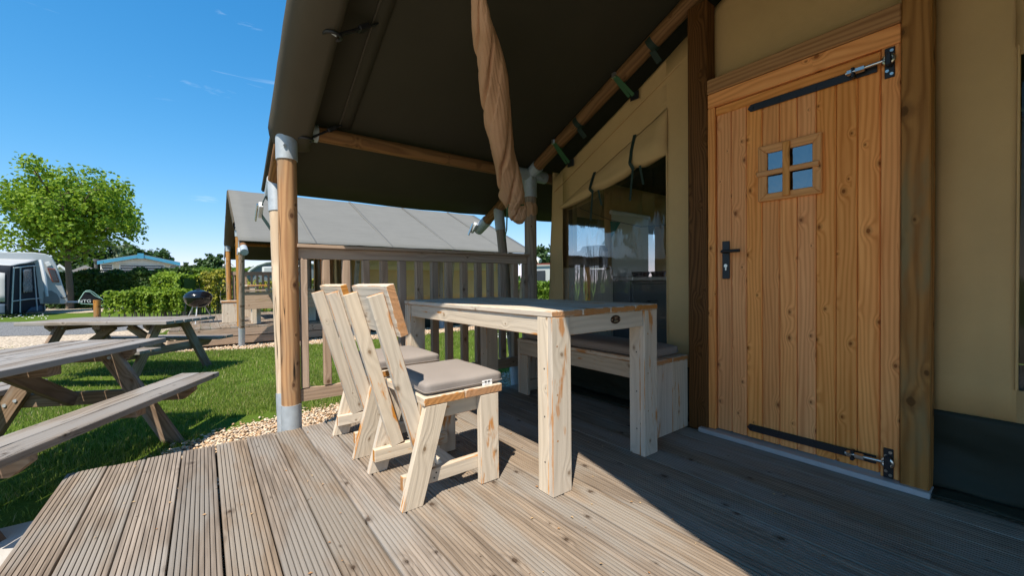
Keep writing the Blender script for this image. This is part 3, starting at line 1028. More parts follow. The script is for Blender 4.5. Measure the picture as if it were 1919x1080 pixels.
    for q_ in fl:
        patch(root, 'skirt_hem', [q_], M['skirt'], 50, 5, lambda p: V((0.008 * mnoise.noise(V((p.y * 5, 3, 1))), 0, 0.006 + 0.010 * mnoise.noise(V((p.y * 8, p.x * 30, 2))))), 0.006)
    # side walls, back wall, floor of the sleeping part
    for s in (1, -1):
        yw = YC + s * 1.91
        Q = lambda x, z: T(x, yw, z)
        zt = 1.93
        wins = ((2.86, 3.26), (3.9, 4.14), (5.2, 6.2)) if s == 1 else ((2.75, 4.3), (4.7, 6.5))  # windows of the unseen side widened to light the interior
        if not near:
            wins = ()
        sq = []
        xs = [X]
        for a, b in wins:
            xs += [a, b]
        xs.append(XE - 0.1)
        for i in range(len(xs) - 1):
            a, b = xs[i], xs[i + 1]
            if i % 2 == 1:
                sq.append((Q(a, 0.345), Q(b, 0.345), Q(b, 0.95), Q(a, 0.95)))
                sq.append((Q(a, 1.55), Q(b, 1.55), Q(b, zt), Q(a, zt)))
            else:
                sq.append((Q(a, 0.345), Q(b, 0.345), Q(b, zt), Q(a, zt)))
        patch(root, 'side_canvas', sq, M['tan'], 6, 8, wrinkle(0.01, 1.5, 1, dy + s), 0.004)
        patch(root, 'side_skirt', [(Q(X, G - dz), Q(XE - 0.1, G - dz), Q(XE - 0.1, 0.35), Q(X, 0.35))], M['skirt'], 40, 6, lambda p: V((0, 0.012 * mnoise.noise(V((p.x * 4, p.z * 5, 1))) + s * 0.004, 0)), 0.006)
        if not near and s == -1:
            patch(root, 'side_panel', [(Q(2.9, 1.12) + V((0, -0.03, 0)), Q(6.6, 1.12) + V((0, -0.03, 0)), Q(6.6, 1.82) + V((0, -0.03, 0)), Q(2.9, 1.82) + V((0, -0.03, 0)))], M['tan_pale'], 20, 6, wrinkle(0.01, 1.5, 1, 4), 0.004)
        for a, b in wins:
            patch(root, 'side_window_vinyl', [(Q(a, 0.95), Q(b, 0.95), Q(b, 1.55), Q(a, 1.55))], M['pvc'], 6, 6)
    xb = XE - 0.1
    bq = []
    bt_ = lambda y: 2.85 - 0.42 * abs(y - YC)
    for ya, yb in ((YC - 1.91, YC), (YC, YC + 0.12), (YC + 1.0, YC + 1.91)):  # opening added out of view to let daylight into the interior
        bq.append((T(xb, ya, 0.0), T(xb, yb, 0.0), T(xb, yb, bt_(yb)), T(xb, ya, bt_(ya))))
    patch(root, 'back_canvas', bq, M['tan'], 8, 8, wrinkle(0.01, 1.5, 0, 1), 0.004)
    slab(root, 'tent_floor', T(2.565, YC - 1.9, -0.06), T(XE - 0.1, YC + 1.9, -0.004), M['floor_in'], 'x', 0)
    return root, T, top, wtop

tent, T0, wall_top, win_top = build_tent('safari_tent', 'near brown safari tent whose awning covers the deck and dining set')

# door posts, header, frame, door of the near tent
def door_set(root, T, detail=True):
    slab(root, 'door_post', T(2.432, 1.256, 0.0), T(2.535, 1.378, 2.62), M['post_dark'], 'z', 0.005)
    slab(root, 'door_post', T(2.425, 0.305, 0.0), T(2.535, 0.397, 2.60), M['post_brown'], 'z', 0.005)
    slab(root, 'header_beam', T(2.43, 0.399, 2.045), T(2.53, 1.254, 2.128), M['header'], 'y', 0.004)
    fr = thing_part(root, 'door_frame')
    slab(fr, 'frame_post', T(2.438, 1.211, 0.03), T(2.50, 1.254, 1.958), M['larch'], 'z', 0.003)
    slab(fr, 'frame_post', T(2.438, 0.400, 0.03), T(2.50, 0.464, 1.958), M['larch'], 'z', 0.003)
    slab(fr, 'frame_head', T(2.438, 0.400, 1.960), T(2.50, 1.254, 2.043), M['larch'], 'y', 0.003)
    dr = thing_part(root, 'door')
    ys = [1.2075, 1.123, 1.041, 0.959, 0.875, 0.794, 0.713, 0.632, 0.55, 0.4675]
    for a, b in zip(ys[:-1], ys[1:]):
        slab(dr, 'door_plank', T(2.452 + random.uniform(0, 0.0015), b + 0.001, 0.036), T(2.49, a - 0.001, 1.953), M['larch'], 'z', 0.0045)
    slab(dr, 'top_rail', T(2.444, 0.4675, 1.905), T(2.4525, 1.2075, 1.953), M['larch'], 'y', 0.003)
    slab(root, 'threshold', T(2.40, 0.30, 0.0), T(2.50, 1.30, 0.027), M['alu'], 'y', 0.003)
    # window in the door: mitred frame, two glazing bars, four panes
    Y0, Y1, Z0, Z1 = 0.683, 0.972, 1.354, 1.654
    y0, y1, z0, z1 = 0.722, 0.927, 1.393, 1.610
    for q in (((Y0, Z0), (Y1, Z0), (y1, z0), (y0, z0)), ((Y0, Z1), (Y1, Z1), (y1, z1), (y0, z1))):
        prism(dr, 'window_frame', [T(2.4515, *p) for p in q], (-0.022, 0, 0), (0, 1, 0), M['larch_trim'], 0.004)
    for q in (((Y0, Z0), (Y0, Z1), (y0, z1), (y0, z0)), ((Y1, Z0), (Y1, Z1), (y1, z1), (y1, z0))):
        prism(dr, 'window_frame', [T(2.4515, *p) for p in q], (-0.0215, 0, 0), (0, 0, 1), M['larch_trim'], 0.004)
    ym, zm = (y0 + y1) / 2 + 0.008, (z0 + z1) / 2
    slab(dr, 'glazing_bar', T(2.414, ym - 0.016, Z0 + 0.012), T(2.4295, ym + 0.016, Z1 - 0.008), M['larch_trim'], 'z', 0.003)
    slab(dr, 'glazing_bar', T(2.4175, Y0 + 0.008, zm - 0.014), T(2.4285, Y1 + 0.002, zm + 0.014), M['larch_trim'], 'y', 0.003)
    for a, b in ((y0, ym - 0.012), (ym + 0.012, y1)):
        for c, d in ((z0, zm - 0.012), (zm + 0.012, z1)):
            slab(dr, 'pane', T(2.441, a - 0.004, c - 0.004), T(2.445, b + 0.004, d + 0.004), M['glass'], 'z', 0)
    if not detail:
        return dr
    for zc, tip in ((1.8815, 1.012), (0.097, 1.018)):
        h = 0.019
        prism(dr, 'hinge_strap', [T(2.443, tip + 0.016, zc), T(2.443, tip, zc + h), T(2.443, 0.478, zc + h), T(2.443, 0.478, zc - h), T(2.443, tip, zc - h)], (-0.006, 0, 0), (0, 1, 0), M['black'], 0.0012)
        for yb in (tip - 0.01, tip - 0.14, tip - 0.30, tip - 0.44):
            cyl(dr, 'screw_head', T(2.4365, yb, zc), T(2.433, yb, zc), 0.0075, M['black'], 10)
        slab(dr, 'hinge_plate', T(2.430, 0.418, zc - 0.065), T(2.4375, 0.452, zc + 0.068), M['black'], 'z', 0.002)
        for k, (yy, zz) in enumerate(((0.428, 0.052), (0.443, 0.034), (0.443, -0.034), (0.428, -0.050))):
            cyl(dr, 'screw_head', T(2.430, yy, zc + zz), T(2.4275, yy, zc + zz), 0.0065, M['chrome'], 10)
        xo = 2.412
        cyl(dr, 'hinge_rod', T(xo, 0.585, zc + 0.006), T(xo, 0.445, zc + 0.010), 0.0075, M['chrome'], 12)
        for yy in (0.578, 0.548, 0.532):
            cyl(dr, 'hinge_nut', T(xo, yy, zc + 0.006), T(xo, yy - 0.016, zc + 0.0065), 0.0145, M['chrome'], 6)
        slab(dr, 'hinge_lug', T(2.405, 0.552, zc - 0.022), T(2.437, 0.566, zc + 0.026), M['black'], 'z', 0.003)
        lathe_x = tube(dr, 'hinge_eye', [T(xo + 0.018 * math.cos(a) * 0, 0.435 + 0.017 * math.cos(a), zc + 0.010 + 0.017 * math.sin(a)) for a in [i * math.pi / 8 for i in range(17)]], 0.008, M['chrome'], 8, False)
        slab(dr, 'hinge_clevis', T(2.400, 0.424, zc - 0.018), T(2.4295, 0.446, zc + 0.038), M['black'], 'z', 0.004)
    slab(dr, 'handle_plate', T(2.4425, 1.130, 0.935), T(2.4515, 1.172, 1.156), M['black'], 'z', 0.003)
    tube(dr, 'handle_lever', [T(2.445, 1.152, 1.094), T(2.400, 1.152, 1.094), T(2.392, 1.147, 1.094), T(2.390, 1.135, 1.094), T(2.390, 1.05, 1.094)], [0.0095, 0.0095, 0.0095, 0.009, 0.009], M['black'], 10)
    cyl(dr, 'key_cylinder', T(2.4425, 1.150, 1.012), T(2.438, 1.150, 1.012), 0.010, M['chrome'], 14)
    slab(dr, 'key_cylinder', T(2.438, 1.146, 0.984), T(2.4424, 1.154, 1.004), M['chrome'], 'z', 0.002)
    return dr

def thing_part(parent, name):
    """an empty part that holds sub-parts"""
    o = bpy.data.objects.new(name, None)
    o.empty_display_size = 0.1
    return link(o, parent, Matrix.Translation(BASE[parent].translation))

door_set(tent, T0)

# webbing: black bands round the wall rafter, green ratchet straps, clips on the front flap
def band(root, T, y, w, mat, name='rafter_band'):
    d = V((0, 1, -SL)).normalized()
    c = T(XW, y, zr(y))
    return tube(root, name, [c - d * w / 2, c + d * w / 2], 0.0545, mat, 20, False)
for y in (1.655, 2.345):
    b_ = band(tent, T0, y, 0.045, M['strap_dark'])
    p = T0(XW - 0.01, y, zr(y) - 0.05)
    board(b_, 'band_tail', p, p + V((0.06, -0.02, -0.07)), 0.04, 0.004, M['strap_dark'], (-1, 0, 0.3), 0)
for y in (1.93, 2.585):
    b_ = band(tent, T0, y, 0.022, M['strap_green'])
    p = T0(XW - 0.055, y, zr(y) + 0.01)
    board(b_, 'strap_buckle', p + V((0, 0.01, 0.02)), p + V((0.0, 0.012, -0.02)), 0.035, 0.02, M['steel'], (-1, 0, 0), 0.003)
    q = T0(2.545, y - 0.07, wall_top(y) + 0.0)
    for off in (-0.02, 0.015):
        s0 = p + V((0.0, off * 0.5, -0.02))
        board(b_, 'strap_web', s0, q + V((-0.03, off, 0.0)), 0.024, 0.003, M['strap_green'], (-0.8, 0.2, 0.4), 0)
    slab(b_, 'strap_plate', q + V((-0.016, -0.055, -0.030)), q + V((-0.010, 0.02, 0.03)), M['black'], 'y', 0.002)
for y in (2.22, 2.93):
    zu = zr(y) - 0.085
    z2 = zr(y) + 0.055
    a = T0(0.560, y, zu - 0.006)
    e = T0(0.775, y + 0.02, z2)
    o = board(tent, 'flap_clip', a, a.lerp(e, 0.62), 0.030, 0.014, M['black'], (0, 0, 1), 0.003)
    board(o, 'clip_buckle', a.lerp(e, 0.55), a.lerp(e, 0.80), 0.055, 0.026, M['black'], (0, 0, 1), 0.004)
    board(o, 'clip_web', a.lerp(e, 0.75), a.lerp(e, 1.05), 0.030, 0.006, M['black'], (0, 0, 1), 0)
    ring = [a + V((-0.016 + 0.042 * math.cos(t), 0.036 * math.sin(t), -0.006)) for t in [i * math.pi / 10 for i in range(21)]]
    tube(o, 'clip_ring', ring, 0.009, M['black'], 8, False)
    cyl(o, 'eyelet', a + V((-0.012, 0, 0.004)), a + V((-0.012, 0, -0.004)), 0.016, M['piping'], 14)

# ------------------------------------------------------------------ rolled net hanging under the awning
px_path = [(893, -45, 1.86, 14), (897, 0, 1.95, 15), (905, 45, 2.05, 19), (913, 90, 2.2, 22), (922, 140, 2.35, 24), (930, 185, 2.5, 25.5), (935, 235, 2.68, 26), (941, 275, 2.82, 24), (947, 305, 2.95, 22), (954, 340, 3.08, 21.5), (961, 366, 3.18, 21.5), (965, 384, 3.25, 17), (969, 396, 3.28, 18), (973, 408, 3.3, 16), (975, 418, 3.32, 7)]
cur = thing('rolled_net', 'rolled tan burlap net hanging under the awning, knotted at its lower end', 'rolled net', (2.0, 2.5, 1.4))
pp, rr_ = [], []
N_ = 140
for i in range(N_ + 1):
    s = i / N_ * (len(px_path) - 1)
    k = min(int(s), len(px_path) - 2)
    f = s - k
    a, b = px_path[k], px_path[k + 1]
    D = a[2] + (b[2] - a[2]) * f
    x = a[0] + (b[0] - a[0]) * f
    y = a[1] + (b[1] - a[1]) * f
    r = a[3] + (b[3] - a[3]) * f
    pp.append(EYE + ray(x, y) * D)
    rr_.append(r * D / F_PX)
def net_lobes(s, a):
    tw = 13.0 * s
    v = 1 + 0.11 * math.cos(2 * a + tw) + 0.07 * math.cos(3 * a - tw * 1.6 + 1)
    for k_, (ph, am, pw) in enumerate(((2.4, 0.34, 90), (-0.5, 0.30, 120), (4.0, 0.26, 90))):
        dd_ = math.cos(a - tw * 0.8 + ph)
        v -= am * max(0.0, dd_) ** pw
    saw = ((a - tw * 0.8 + 0.6) / (2 * math.pi) * 3) % 1.0
    v += 0.09 * (saw - 0.5) + 0.012 * math.cos(22 * a)
    v += 0.06 * mnoise.noise(V((s * 12, math.cos(a) * 1.6, math.sin(a) * 1.6)))
    v += 0.025 * mnoise.noise(V((s * 40, math.cos(a) * 3.6, math.sin(a) * 3.6)))
    return v
tube(cur, 'net_roll', pp, rr_, M['burlap'], 120, True, net_lobes)
kn = pp[int(0.80 * N_)]
tie = [pp[int(0.787 * N_)] + (RT * math.cos(t) + (UP * 0.25 + FW) * math.sin(t)) * rr_[int(0.787 * N_)] * 0.98 for t in [i * math.pi / 10 for i in range(21)]]
tube(cur, 'tie_cord', tie, 0.006, M['strap_green'], 6, False)
e0 = EYE + ray(951, 388) * 3.12
tube(cur, 'tie_cord', [e0, EYE + ray(950, 410) * 3.12, EYE + ray(949.5, 430) * 3.12, EYE + ray(945, 452) * 3.12], [0.006, 0.006, 0.006, 0.004], M['strap_green'], 6)
# a twist of the same net tied round the inner post
o = tube(tent, 'net_knot', [T0(XW, 2.98, 1.67), T0(XW - 0.005, 2.98, 1.64), T0(XW - 0.01, 2.975, 1.60), T0(XW + 0.005, 2.98, 1.56)], [0.060, 0.069, 0.066, 0.060], M['burlap'], 32, False, lambda s, a: 1 + 0.07 * math.cos(5 * a + 5 * s) + 0.07 * math.cos(9 * a + 2 * s))

# ------------------------------------------------------------------ railing at the far edge of the deck
rl = thing('deck_railing', 'brown timber railing with upright slats along the far deck edge', 'railing', (1.46, 2.98, 0))
board(rl, 'rail_cap', (0.485, 2.975, 1.180), (2.425, 2.975, 1.180), 0.085, 0.022, M['rail'])
board(rl, 'top_rail', (0.490, 2.985, 1.133), (2.42, 2.985, 1.133), 0.034, 0.070, M['rail'])
bal = [(.504, .548), (.641, .688), (.772, .822), (.907, .956), (1.038, 1.09), (1.176, 1.232), (1.314, 1.370), (1.445, 1.501), (1.573, 1.630), (1.718, 1.775), (1.858, 1.917), (1.986, 2.043), (2.110, 2.171), (2.256, 2.316), (2.385, 2.44)]
for k, (a, b) in enumerate(bal):
    slab(rl, 'slat', (a, 2.962, 0.2415), (b, 3.008 + random.uniform(0, 0.003), 1.0965), M['rail'], 'z', 0.004)
bpts = []
nb = 30
for i in range(nb + 1):
    x = 0.492 + (2.42 - 0.492) * i / nb
    bpts.append((x, 2.966, 0.238 + 0.006 * math.sin(i * 1.9) - 0.006 * (i % 4 == 0)))
bpts += [(2.42, 2.966, 0.152), (0.492, 2.966, 0.156)]
prism(rl, 'bottom_rail', bpts, (0, 0.036, 0), (1, 0, 0), M['rail'], 0.0)

# ------------------------------------------------------------------ chairs
def make_chair():
    """local frame: x forwards to the table, y away along the row, origin at the near rear foot"""
    root = thing('dining_chair', 'white-washed wooden chair', 'chair', (0.62, 1.57, 0))
    Wm = M['white']
    ya, yb = 1.570, 2.022
    t = 0.033
    for yo, inn in ((ya, 1), (yb - t, -1)):
        # front leg
        slab(root, 'leg', (1.000, yo, 0), (1.100, yo + t, 0.411), Wm, 'z')
        # rear leg leaning
        prism(root, 'leg', [(0.620, yo, 0), (0.712, yo, 0), (0.832, yo, 0.411), (0.730, yo, 0.411)], (0, t, 0), (0.11, 0, 0.41), Wm)
        yi = yo + t + 0.0015 if inn == 1 else yo - t - 0.0015
        # back upright crossing to the stretcher
        a0, a1 = V((0.757, yi, 0.127)), V((0.540, yi, 0.885))
        d = (a1 - a0).normalized()
        n = V((d.z, 0, -d.x))
        hw = 0.0315
        prism(root, 'back_upright', [a0 - n * hw * 1.04 + V((0, 0, 0.0)), a0 + n * hw * 1.04, a1 + n * hw, a1 - n * hw], (0, t, 0), d, Wm)
        board(root, 'side_stretcher', (0.640, yi + t / 2, 0.095), (1.035, yi + t / 2, 0.095), t, 0.060, Wm)
        board(root, 'side_apron', (0.80, yi + t / 2, 0.374), (1.06, yi + t / 2, 0.374), t, 0.070, Wm)
    board(root, 'cross_stretcher', (0.885, ya + 2 * t + 0.004, 0.096), (0.885, yb - 2 * t - 0.004, 0.096), 0.07, 0.030, Wm)
    for x0, x1, dz in ((0.722, 0.918, 0), (0.922, 1.121, 0.0012)):
        slab(root, 'seat_board', (x0, ya - 0.001, 0.4125), (x1, yb + 0.001, 0.448 + dz), Wm, 'y', 0.003)
    # backrest board on the front of the uprights
    d = (V((0.540, 0, 0.885)) - V((0.757, 0, 0.127))).normalized()
    n = V((d.z, 0, -d.x))
    c = V((0.540, 0, 0.885)) + n * (0.0315 + 0.0195) + d * (0.026 - 0.108)
    board(root, 'backrest', (c.x, ya - 0.004, c.z), (c.x, yb + 0.006, c.z), 0.216, 0.036, Wm, n)
    # screw heads
    for yo in (ya, ):
        for x, z in ((0.78, 0.085), (0.79, 0.105), (0.66, 0.088), (0.674, 0.105)):
            cyl(root, 'screw', (x, yo + t + 0.002, z), (x, yo + t + 0.0005, z), 0.004, M['black'], 8)
    return root

def cushion(name, label, cat, lo, hi, mat, parent=None, group=None, puff=0.006, seam=True):
    lo, hi = V(lo), V(hi)
    root = thing(name, label, cat, ((lo.x + hi.x) / 2, (lo.y + hi.y) / 2, lo.z), group)
    nx, ny, nz = 16, max(16, int((hi.y - lo.y) / 0.03)), 5
    bm = bmesh.new()
    bmesh.ops.create_cube(bm, size=1)
    bmesh.ops.subdivide_edges(bm, edges=bm.edges[:], cuts=13, use_grid_fill=True)
    d = hi - lo
    rr = min(0.020, d.z * 0.42)
    for v in bm.verts:
        p = V((v.co.x * d.x, v.co.y * d.y, v.co.z * d.z))
        u, w, h = v.co.x * 2, v.co.y * 2, v.co.z * 2
        # round the edges
        q = V((max(-d.x / 2 + rr, min(d.x / 2 - rr, p.x)), max(-d.y / 2 + rr, min(d.y / 2 - rr, p.y)), max(-d.z / 2 + rr, min(d.z / 2 - rr, p.z))))
        e = p - q
        if e.length > 1e-6:
            p = q + e.normalized() * min(rr, e.length if e.length < rr else rr)
        f = (1 - abs(u) ** 4) * (1 - abs(w) ** 4)
        p.z += puff * f * (1 if h > 0 else -0.1) * (0.5 + 0.5 * abs(h))
        p += V((mnoise.noise(p * 9 + V((1, 2, 3))), mnoise.noise(p * 9 + V((4, 2, 3))), mnoise.noise(p * 8 + V((1, 7, 3))))) * 0.0042
        v.co = p
    me = bpy.data.meshes.new(name)
    bm.to_mesh(me)
    bm.free()
    o = mesh_obj('pad', me, mat, root, Matrix.Translation((lo + hi) / 2), True)
    if seam:
        for z in (-0.22,):
            x0, x1, y0, y1 = lo.x - 0.001, hi.x + 0.001, lo.y - 0.001, hi.y + 0.001
            c = (lo.z + hi.z) / 2 + z * d.z
            r = 0.02
            pts = []
            for (cx, cy, a0) in ((x1 - r, y1 - r, 0), (x0 + r, y1 - r, 90), (x0 + r, y0 + r, 180), (x1 - r, y0 + r, 270)):
                for k in range(5):
                    a = rad(a0 + 22.5 * k)
                    pts.append(V((cx + r * math.cos(a), cy + r * math.sin(a), c)))
            pts.append(pts[0])
            tube(root, 'piping', pts, 0.0022, mat, 6, False)
    return root

def care_tag(root, c, w=0.055, h=0.024):
    """white cloth tag with two black wedges over a thin line, facing -y"""
    c = V(c)
    o = board(root, 'cloth_tag', c + V((-w / 2, 0, 0)), c + V((w / 2, 0, 0)), 0.0012, h, M['print'], (0, 0.12, 1), 0)
    yy = -0.0012
    for sx, lean in ((-0.009, 0.004), (0.009, -0.004)):
        prism(o, 'tag_mark', [c + V((sx - 0.006, yy, 0.008)), c + V((sx + 0.006, yy, 0.008)), c + V((sx + lean * 0.3, yy, -0.004))], (0, -0.0006, 0), (1, 0, 0), M['print_black'], 0)
    slab(o, 'tag_mark', c + V((-0.015, yy - 0.0006, -0.0085)), c + V((0.015, yy, -0.0070)), M['print_black'], 'x', 0)

ch1 = make_chair()
tag(ch1, 'near white-washed wooden chair with crossed legs, closest to the camera', 'chair', 'dining chairs at the white table')
ch2 = copy_tree(ch1)
ch2.location = V(ch1.location) + V((-0.008, 0.640, 0))
tag(ch2, 'white-washed wooden chair standing beyond the other chair, next to the railing', 'chair', 'dining chairs at the white table')
c1 = cushion('seat_cushion', 'taupe seat cushion with white tag on the nearer wooden chair', 'cushion', (0.735, 1.585, 0.449), (1.138, 2.01, 0.505), M['cushion'], None, 'seat cushions')
care_tag(c1, (1.045, 1.5828, 0.462))
c2 = copy_tree(c1)
for k_ in [k for k in kids(c2) if k.name.startswith('cloth_tag')]:
    for g_ in kids(k_):
        bpy.data.objects.remove(g_)
    bpy.data.objects.remove(k_)
c2.location = V(c1.location) + V((-0.004, 0.640, 0))
tag(c2, 'taupe seat cushion on the farther wooden chair by the railing', 'cushion', 'seat cushions')

# ------------------------------------------------------------------ dining table
tb = thing('dining_table', 'long white-washed plank table with oval black badge on its end', 'table', (1.56, 2.06, 0))
TX0, TX1, TY0, TY1 = 1.174, 1.946, 1.277, 2.87
Wm = M['white']
nb = 4
bw = (TX1 - TX0) / nb
for k in range(nb):
    slab(tb, 'table_plank', (TX0 + k * bw + 0.0008, TY0 + random.uniform(-0.003, 0.003), 0.776), (TX0 + (k + 1) * bw - 0.0008, TY1 + random.uniform(-0.004, 0.004), 0.804 + random.uniform(-0.001, 0.001)), Wm, 'y', 0.004)
for lx in (TX0 + 0.002, TX1 - 0.116):
    for ly, s in ((TY0 + 0.002, 1), (TY1 - 0.098, -1)):
        lg = slab(tb, 'leg', (lx, ly + (0.0285 if s == 1 else 0), 0), (lx + 0.114, ly + (0.096 if s == 1 else 0.0675), 0.7755), Wm, 'z', 0.003)
        slab(lg, 'leg_facing', (lx, ly + (0 if s == 1 else 0.068), 0), (lx + 0.114, ly + (0.028 if s == 1 else 0.096), 0.7755), Wm, 'z', 0.003)
        for z in (0.14, 0.34, 0.55):
            cyl(lg, 'screw', (lx - 0.0006, ly + 0.05, z), (lx + 0.001, ly + 0.05, z), 0.004, M['black'], 8)
            cyl(lg, 'screw', (lx + 0.03, ly - 0.0006, z + 0.1), (lx + 0.03, ly + 0.001, z + 0.1), 0.004, M['post_brown'], 8)
for x in (TX0 + 0.010, TX1 - 0.043):
    slab(tb, 'apron', (x, TY0 + 0.1, 0.690), (x + 0.033, TY1 - 0.1, 0.7745), Wm, 'y', 0.003)
for y in (TY0 + 0.010, TY1 - 0.043):
    slab(tb, 'apron', (TX0 + 0.118, y, 0.690), (TX1 - 0.118, y + 0.033, 0.7745), Wm, 'x', 0.003)
# badge
bx, bz, by = 1.605, 0.741, TY0 + 0.010
vs = [(bx + 0.036 * math.cos(a), by - 0.004, bz + 0.021 * math.sin(a)) for a in [2 * math.pi * i / 36 for i in range(36)]]
bd_ = prism(tb, 'badge', vs, (0, 0.0038, 0), (1, 0, 0), M['badge'], 0.0008)
for s in (-1, 1):
    prism(bd_, 'badge_mark', [(bx + s * 0.0035 - 0.0015 * 0 + (-0.006 if s < 0 else 0), by - 0.0052, bz + 0.013), (bx + s * 0.0035 + (0.0 if s < 0 else 0.006), by - 0.0052, bz + 0.013), (bx + s * 0.0062, by - 0.0052, bz - 0.004)], (0, 0.0010, 0), (1, 0, 0), M['steel'], 0)
    cyl(bd_, 'badge_rivet', (bx + s * 0.030, by - 0.0042, bz), (bx + s * 0.030, by - 0.0062, bz), 0.0035, M['chrome'], 10)
slab(bd_, 'badge_mark', (bx - 0.013, by - 0.0050, bz - 0.0105), (bx + 0.013, by - 0.0041, bz - 0.0075), M['tan_pale'], 'x', 0)

# ------------------------------------------------------------------ bench along the tent wall
bn = thing('bench', 'white-washed wooden bench against the tent wall behind the table', 'bench', (2.27, 2.03, 0))
BX0, BX1, BY0, BY1 = 2.095, 2.442, 1.388, 2.705
hw = (BX1 - BX0) / 2
for k in range(2):
    slab(bn, 'seat_board', (BX0 + k * hw + 0.001, BY0 - 0.002, 0.430), (BX0 + (k + 1) * hw - 0.001, BY1 + 0.002, 0.456), Wm, 'y', 0.003)
    for y in (BY0, BY1 - 0.03):
        slab(bn, 'end_board', (BX0 + k * hw + 0.001, y, 0), (BX0 + (k + 1) * hw - 0.001, y + 0.03, 0.4295), Wm, 'z', 0.003)
slab(bn, 'front_leg', (BX0 - 0.001, BY1 - 0.13, 0), (BX0 + 0.03, BY1 - 0.031, 0.326), Wm, 'z', 0.003)
slab(bn, 'front_leg', (BX0 - 0.001, BY0 + 0.031, 0), (BX0 + 0.03, BY0 + 0.12, 0.326), Wm, 'z', 0.003)
slab(bn, 'front_rail', (BX0 - 0.001, BY0 + 0.031, 0.327), (BX0 + 0.031, BY1 - 0.031, 0.4295), Wm, 'y', 0.003)
slab(bn, 'foot_rail', (BX0 + 0.05, BY1 - 0.062, 0.02), (BX1 - 0.01, BY1 - 0.0305, 0.10), Wm, 'x', 0.003)
cushion('bench_cushion', 'long taupe cushion lying on the wall bench', 'cushion', (2.118, 1.435, 0.457), (2.425, 2.66, 0.517), M['cushion'])

# ------------------------------------------------------------------ inside the tent
cb = thing('cabinet', 'white plank cabinet behind the tent window', 'cabinet', (2.8, 2.58, 0))
for k in range(3):
    slab(cb, 'panel_board', (2.625, 2.425 + k * 0.10 + 0.001, 0.0), (2.655, 2.425 + (k + 1) * 0.10 - 0.001, 1.05), Wm, 'z', 0.003)
slab(cb, 'carcass', (2.656, 2.427, 0.0), (3.0, 2.722, 1.035), Wm, 'z', 0.003)
slab(cb, 'edge_post', (2.622, 2.395, 0.0), (2.66, 2.424, 1.05), M['larch'], 'z', 0.003)
kc = thing('kitchen_counter', 'dark grey kitchen counter with drawers inside the tent', 'counter', (3.5, 2.45, 0))
slab(kc, 'carcass', (3.01, 2.25, 0.0), (4.7, 2.72, 0.93), M['cabinet_dark'], 'x', 0.003)
slab(kc, 'worktop', (3.005, 2.22, 0.932), (4.72, 2.73, 0.965), M['steel'], 'x', 0.003)
for k in range(3):
    f_ = slab(kc, 'drawer', (3.03 + k * 0.55, 2.230, 0.50), (3.56 + k * 0.55, 2.2495, 0.90), M['cabinet_dark'], 'x', 0.003)
    tube(f_, 'drawer_pull', [(3.24 + k * 0.55, 2.23, 0.74), (3.24 + k * 0.55, 2.20, 0.74), (3.35 + k * 0.55, 2.20, 0.74), (3.35 + k * 0.55, 2.23, 0.74)], 0.006, M['black'], 6)
for x, s in ((3.45, 0.09), (3.75, 0.075), (4.1, 0.09)):
    pn = thing('cooking_pan', 'black pan on the kitchen counter, ' + {3.45: 'nearest the coffee machine', 3.75: 'the middle and smallest of three', 4.1: 'farthest from the coffee machine'}[x], 'pan', (x, 2.45, 0.966))
    lathe(pn, 'bowl', [(0.0, 0.0), (s * 0.8, 0.0), (s, 0.05), (s * 0.97, 0.05), (s * 0.78, 0.006), (0, 0.006)], M['bbq'], (x, 2.45, 0.966), 20)
    board(pn, 'handle', (x + s * 0.7, 2.45 - s * 0.7, 1.01), (x + s * 0.7 + 0.12, 2.45 - s * 0.7 - 0.10, 1.02), 0.018, 0.012, M['black'])
cm = thing('coffee_machine', 'black coffee machine standing on the white cabinet', 'coffee machine', (2.87, 2.52, 1.052))
prism(cm, 'body', [(2.70, 2.50, 1.052), (3.03, 2.50, 1.052), (3.03, 2.50, 1.23), (2.99, 2.50, 1.262), (2.88, 2.50, 1.262), (2.84, 2.50, 1.215), (2.74, 2.50, 1.20), (2.70, 2.50, 1.16)], (0, 0.2, 0), (1, 0, 0), M['bbq'], 0.012)
slab(cm, 'drip_tray', (2.70, 2.44, 1.052), (2.86, 2.499, 1.075), M['black'], 'x', 0.003)
cyl(cm, 'water_tank', (2.93, 2.47, 1.053), (2.93, 2.47, 1.20), 0.03, M['darkglass'], 16)
bl = thing('roller_blind', 'cream blind hanging between the two windows inside the tent', 'blind', (3.56, 2.66, 1.0))
slab(bl, 'cloth', (3.27, 2.655, 0.97), (3.88, 2.661, 1.60), M['cream'], 'z', 0)
cyl(bl, 'roller', (3.26, 2.658, 1.62), (3.89, 2.658, 1.62), 0.022, M['white_paint'], 12)
fg = thing('pennant', 'small teal pennant hanging inside the tent', 'pennant', (3.12, 2.6, 1.5))
prism(fg, 'cloth', [(3.20, 2.62, 1.52), (3.36, 2.62, 1.52), (3.22, 2.62, 1.36)], (0, 0.002, 0), (1, 0, 0), M['teal_flag'], 0)
tube(fg, 'cord', [(2.75, 2.60, 1.60), (3.2, 2.62, 1.53), (3.7, 2.62, 1.50), (4.4, 2.60, 1.58)], 0.003, M['black'], 5)
sw = thing('tent_upright', 'dark wooden upright beside the tent window edge', 'post', (2.68, 2.68, 0))
slab(sw, 'upright', (2.62, 2.64, 1.06), (2.70, 2.72, 1.86), M['post_dark'], 'z', 0.003)

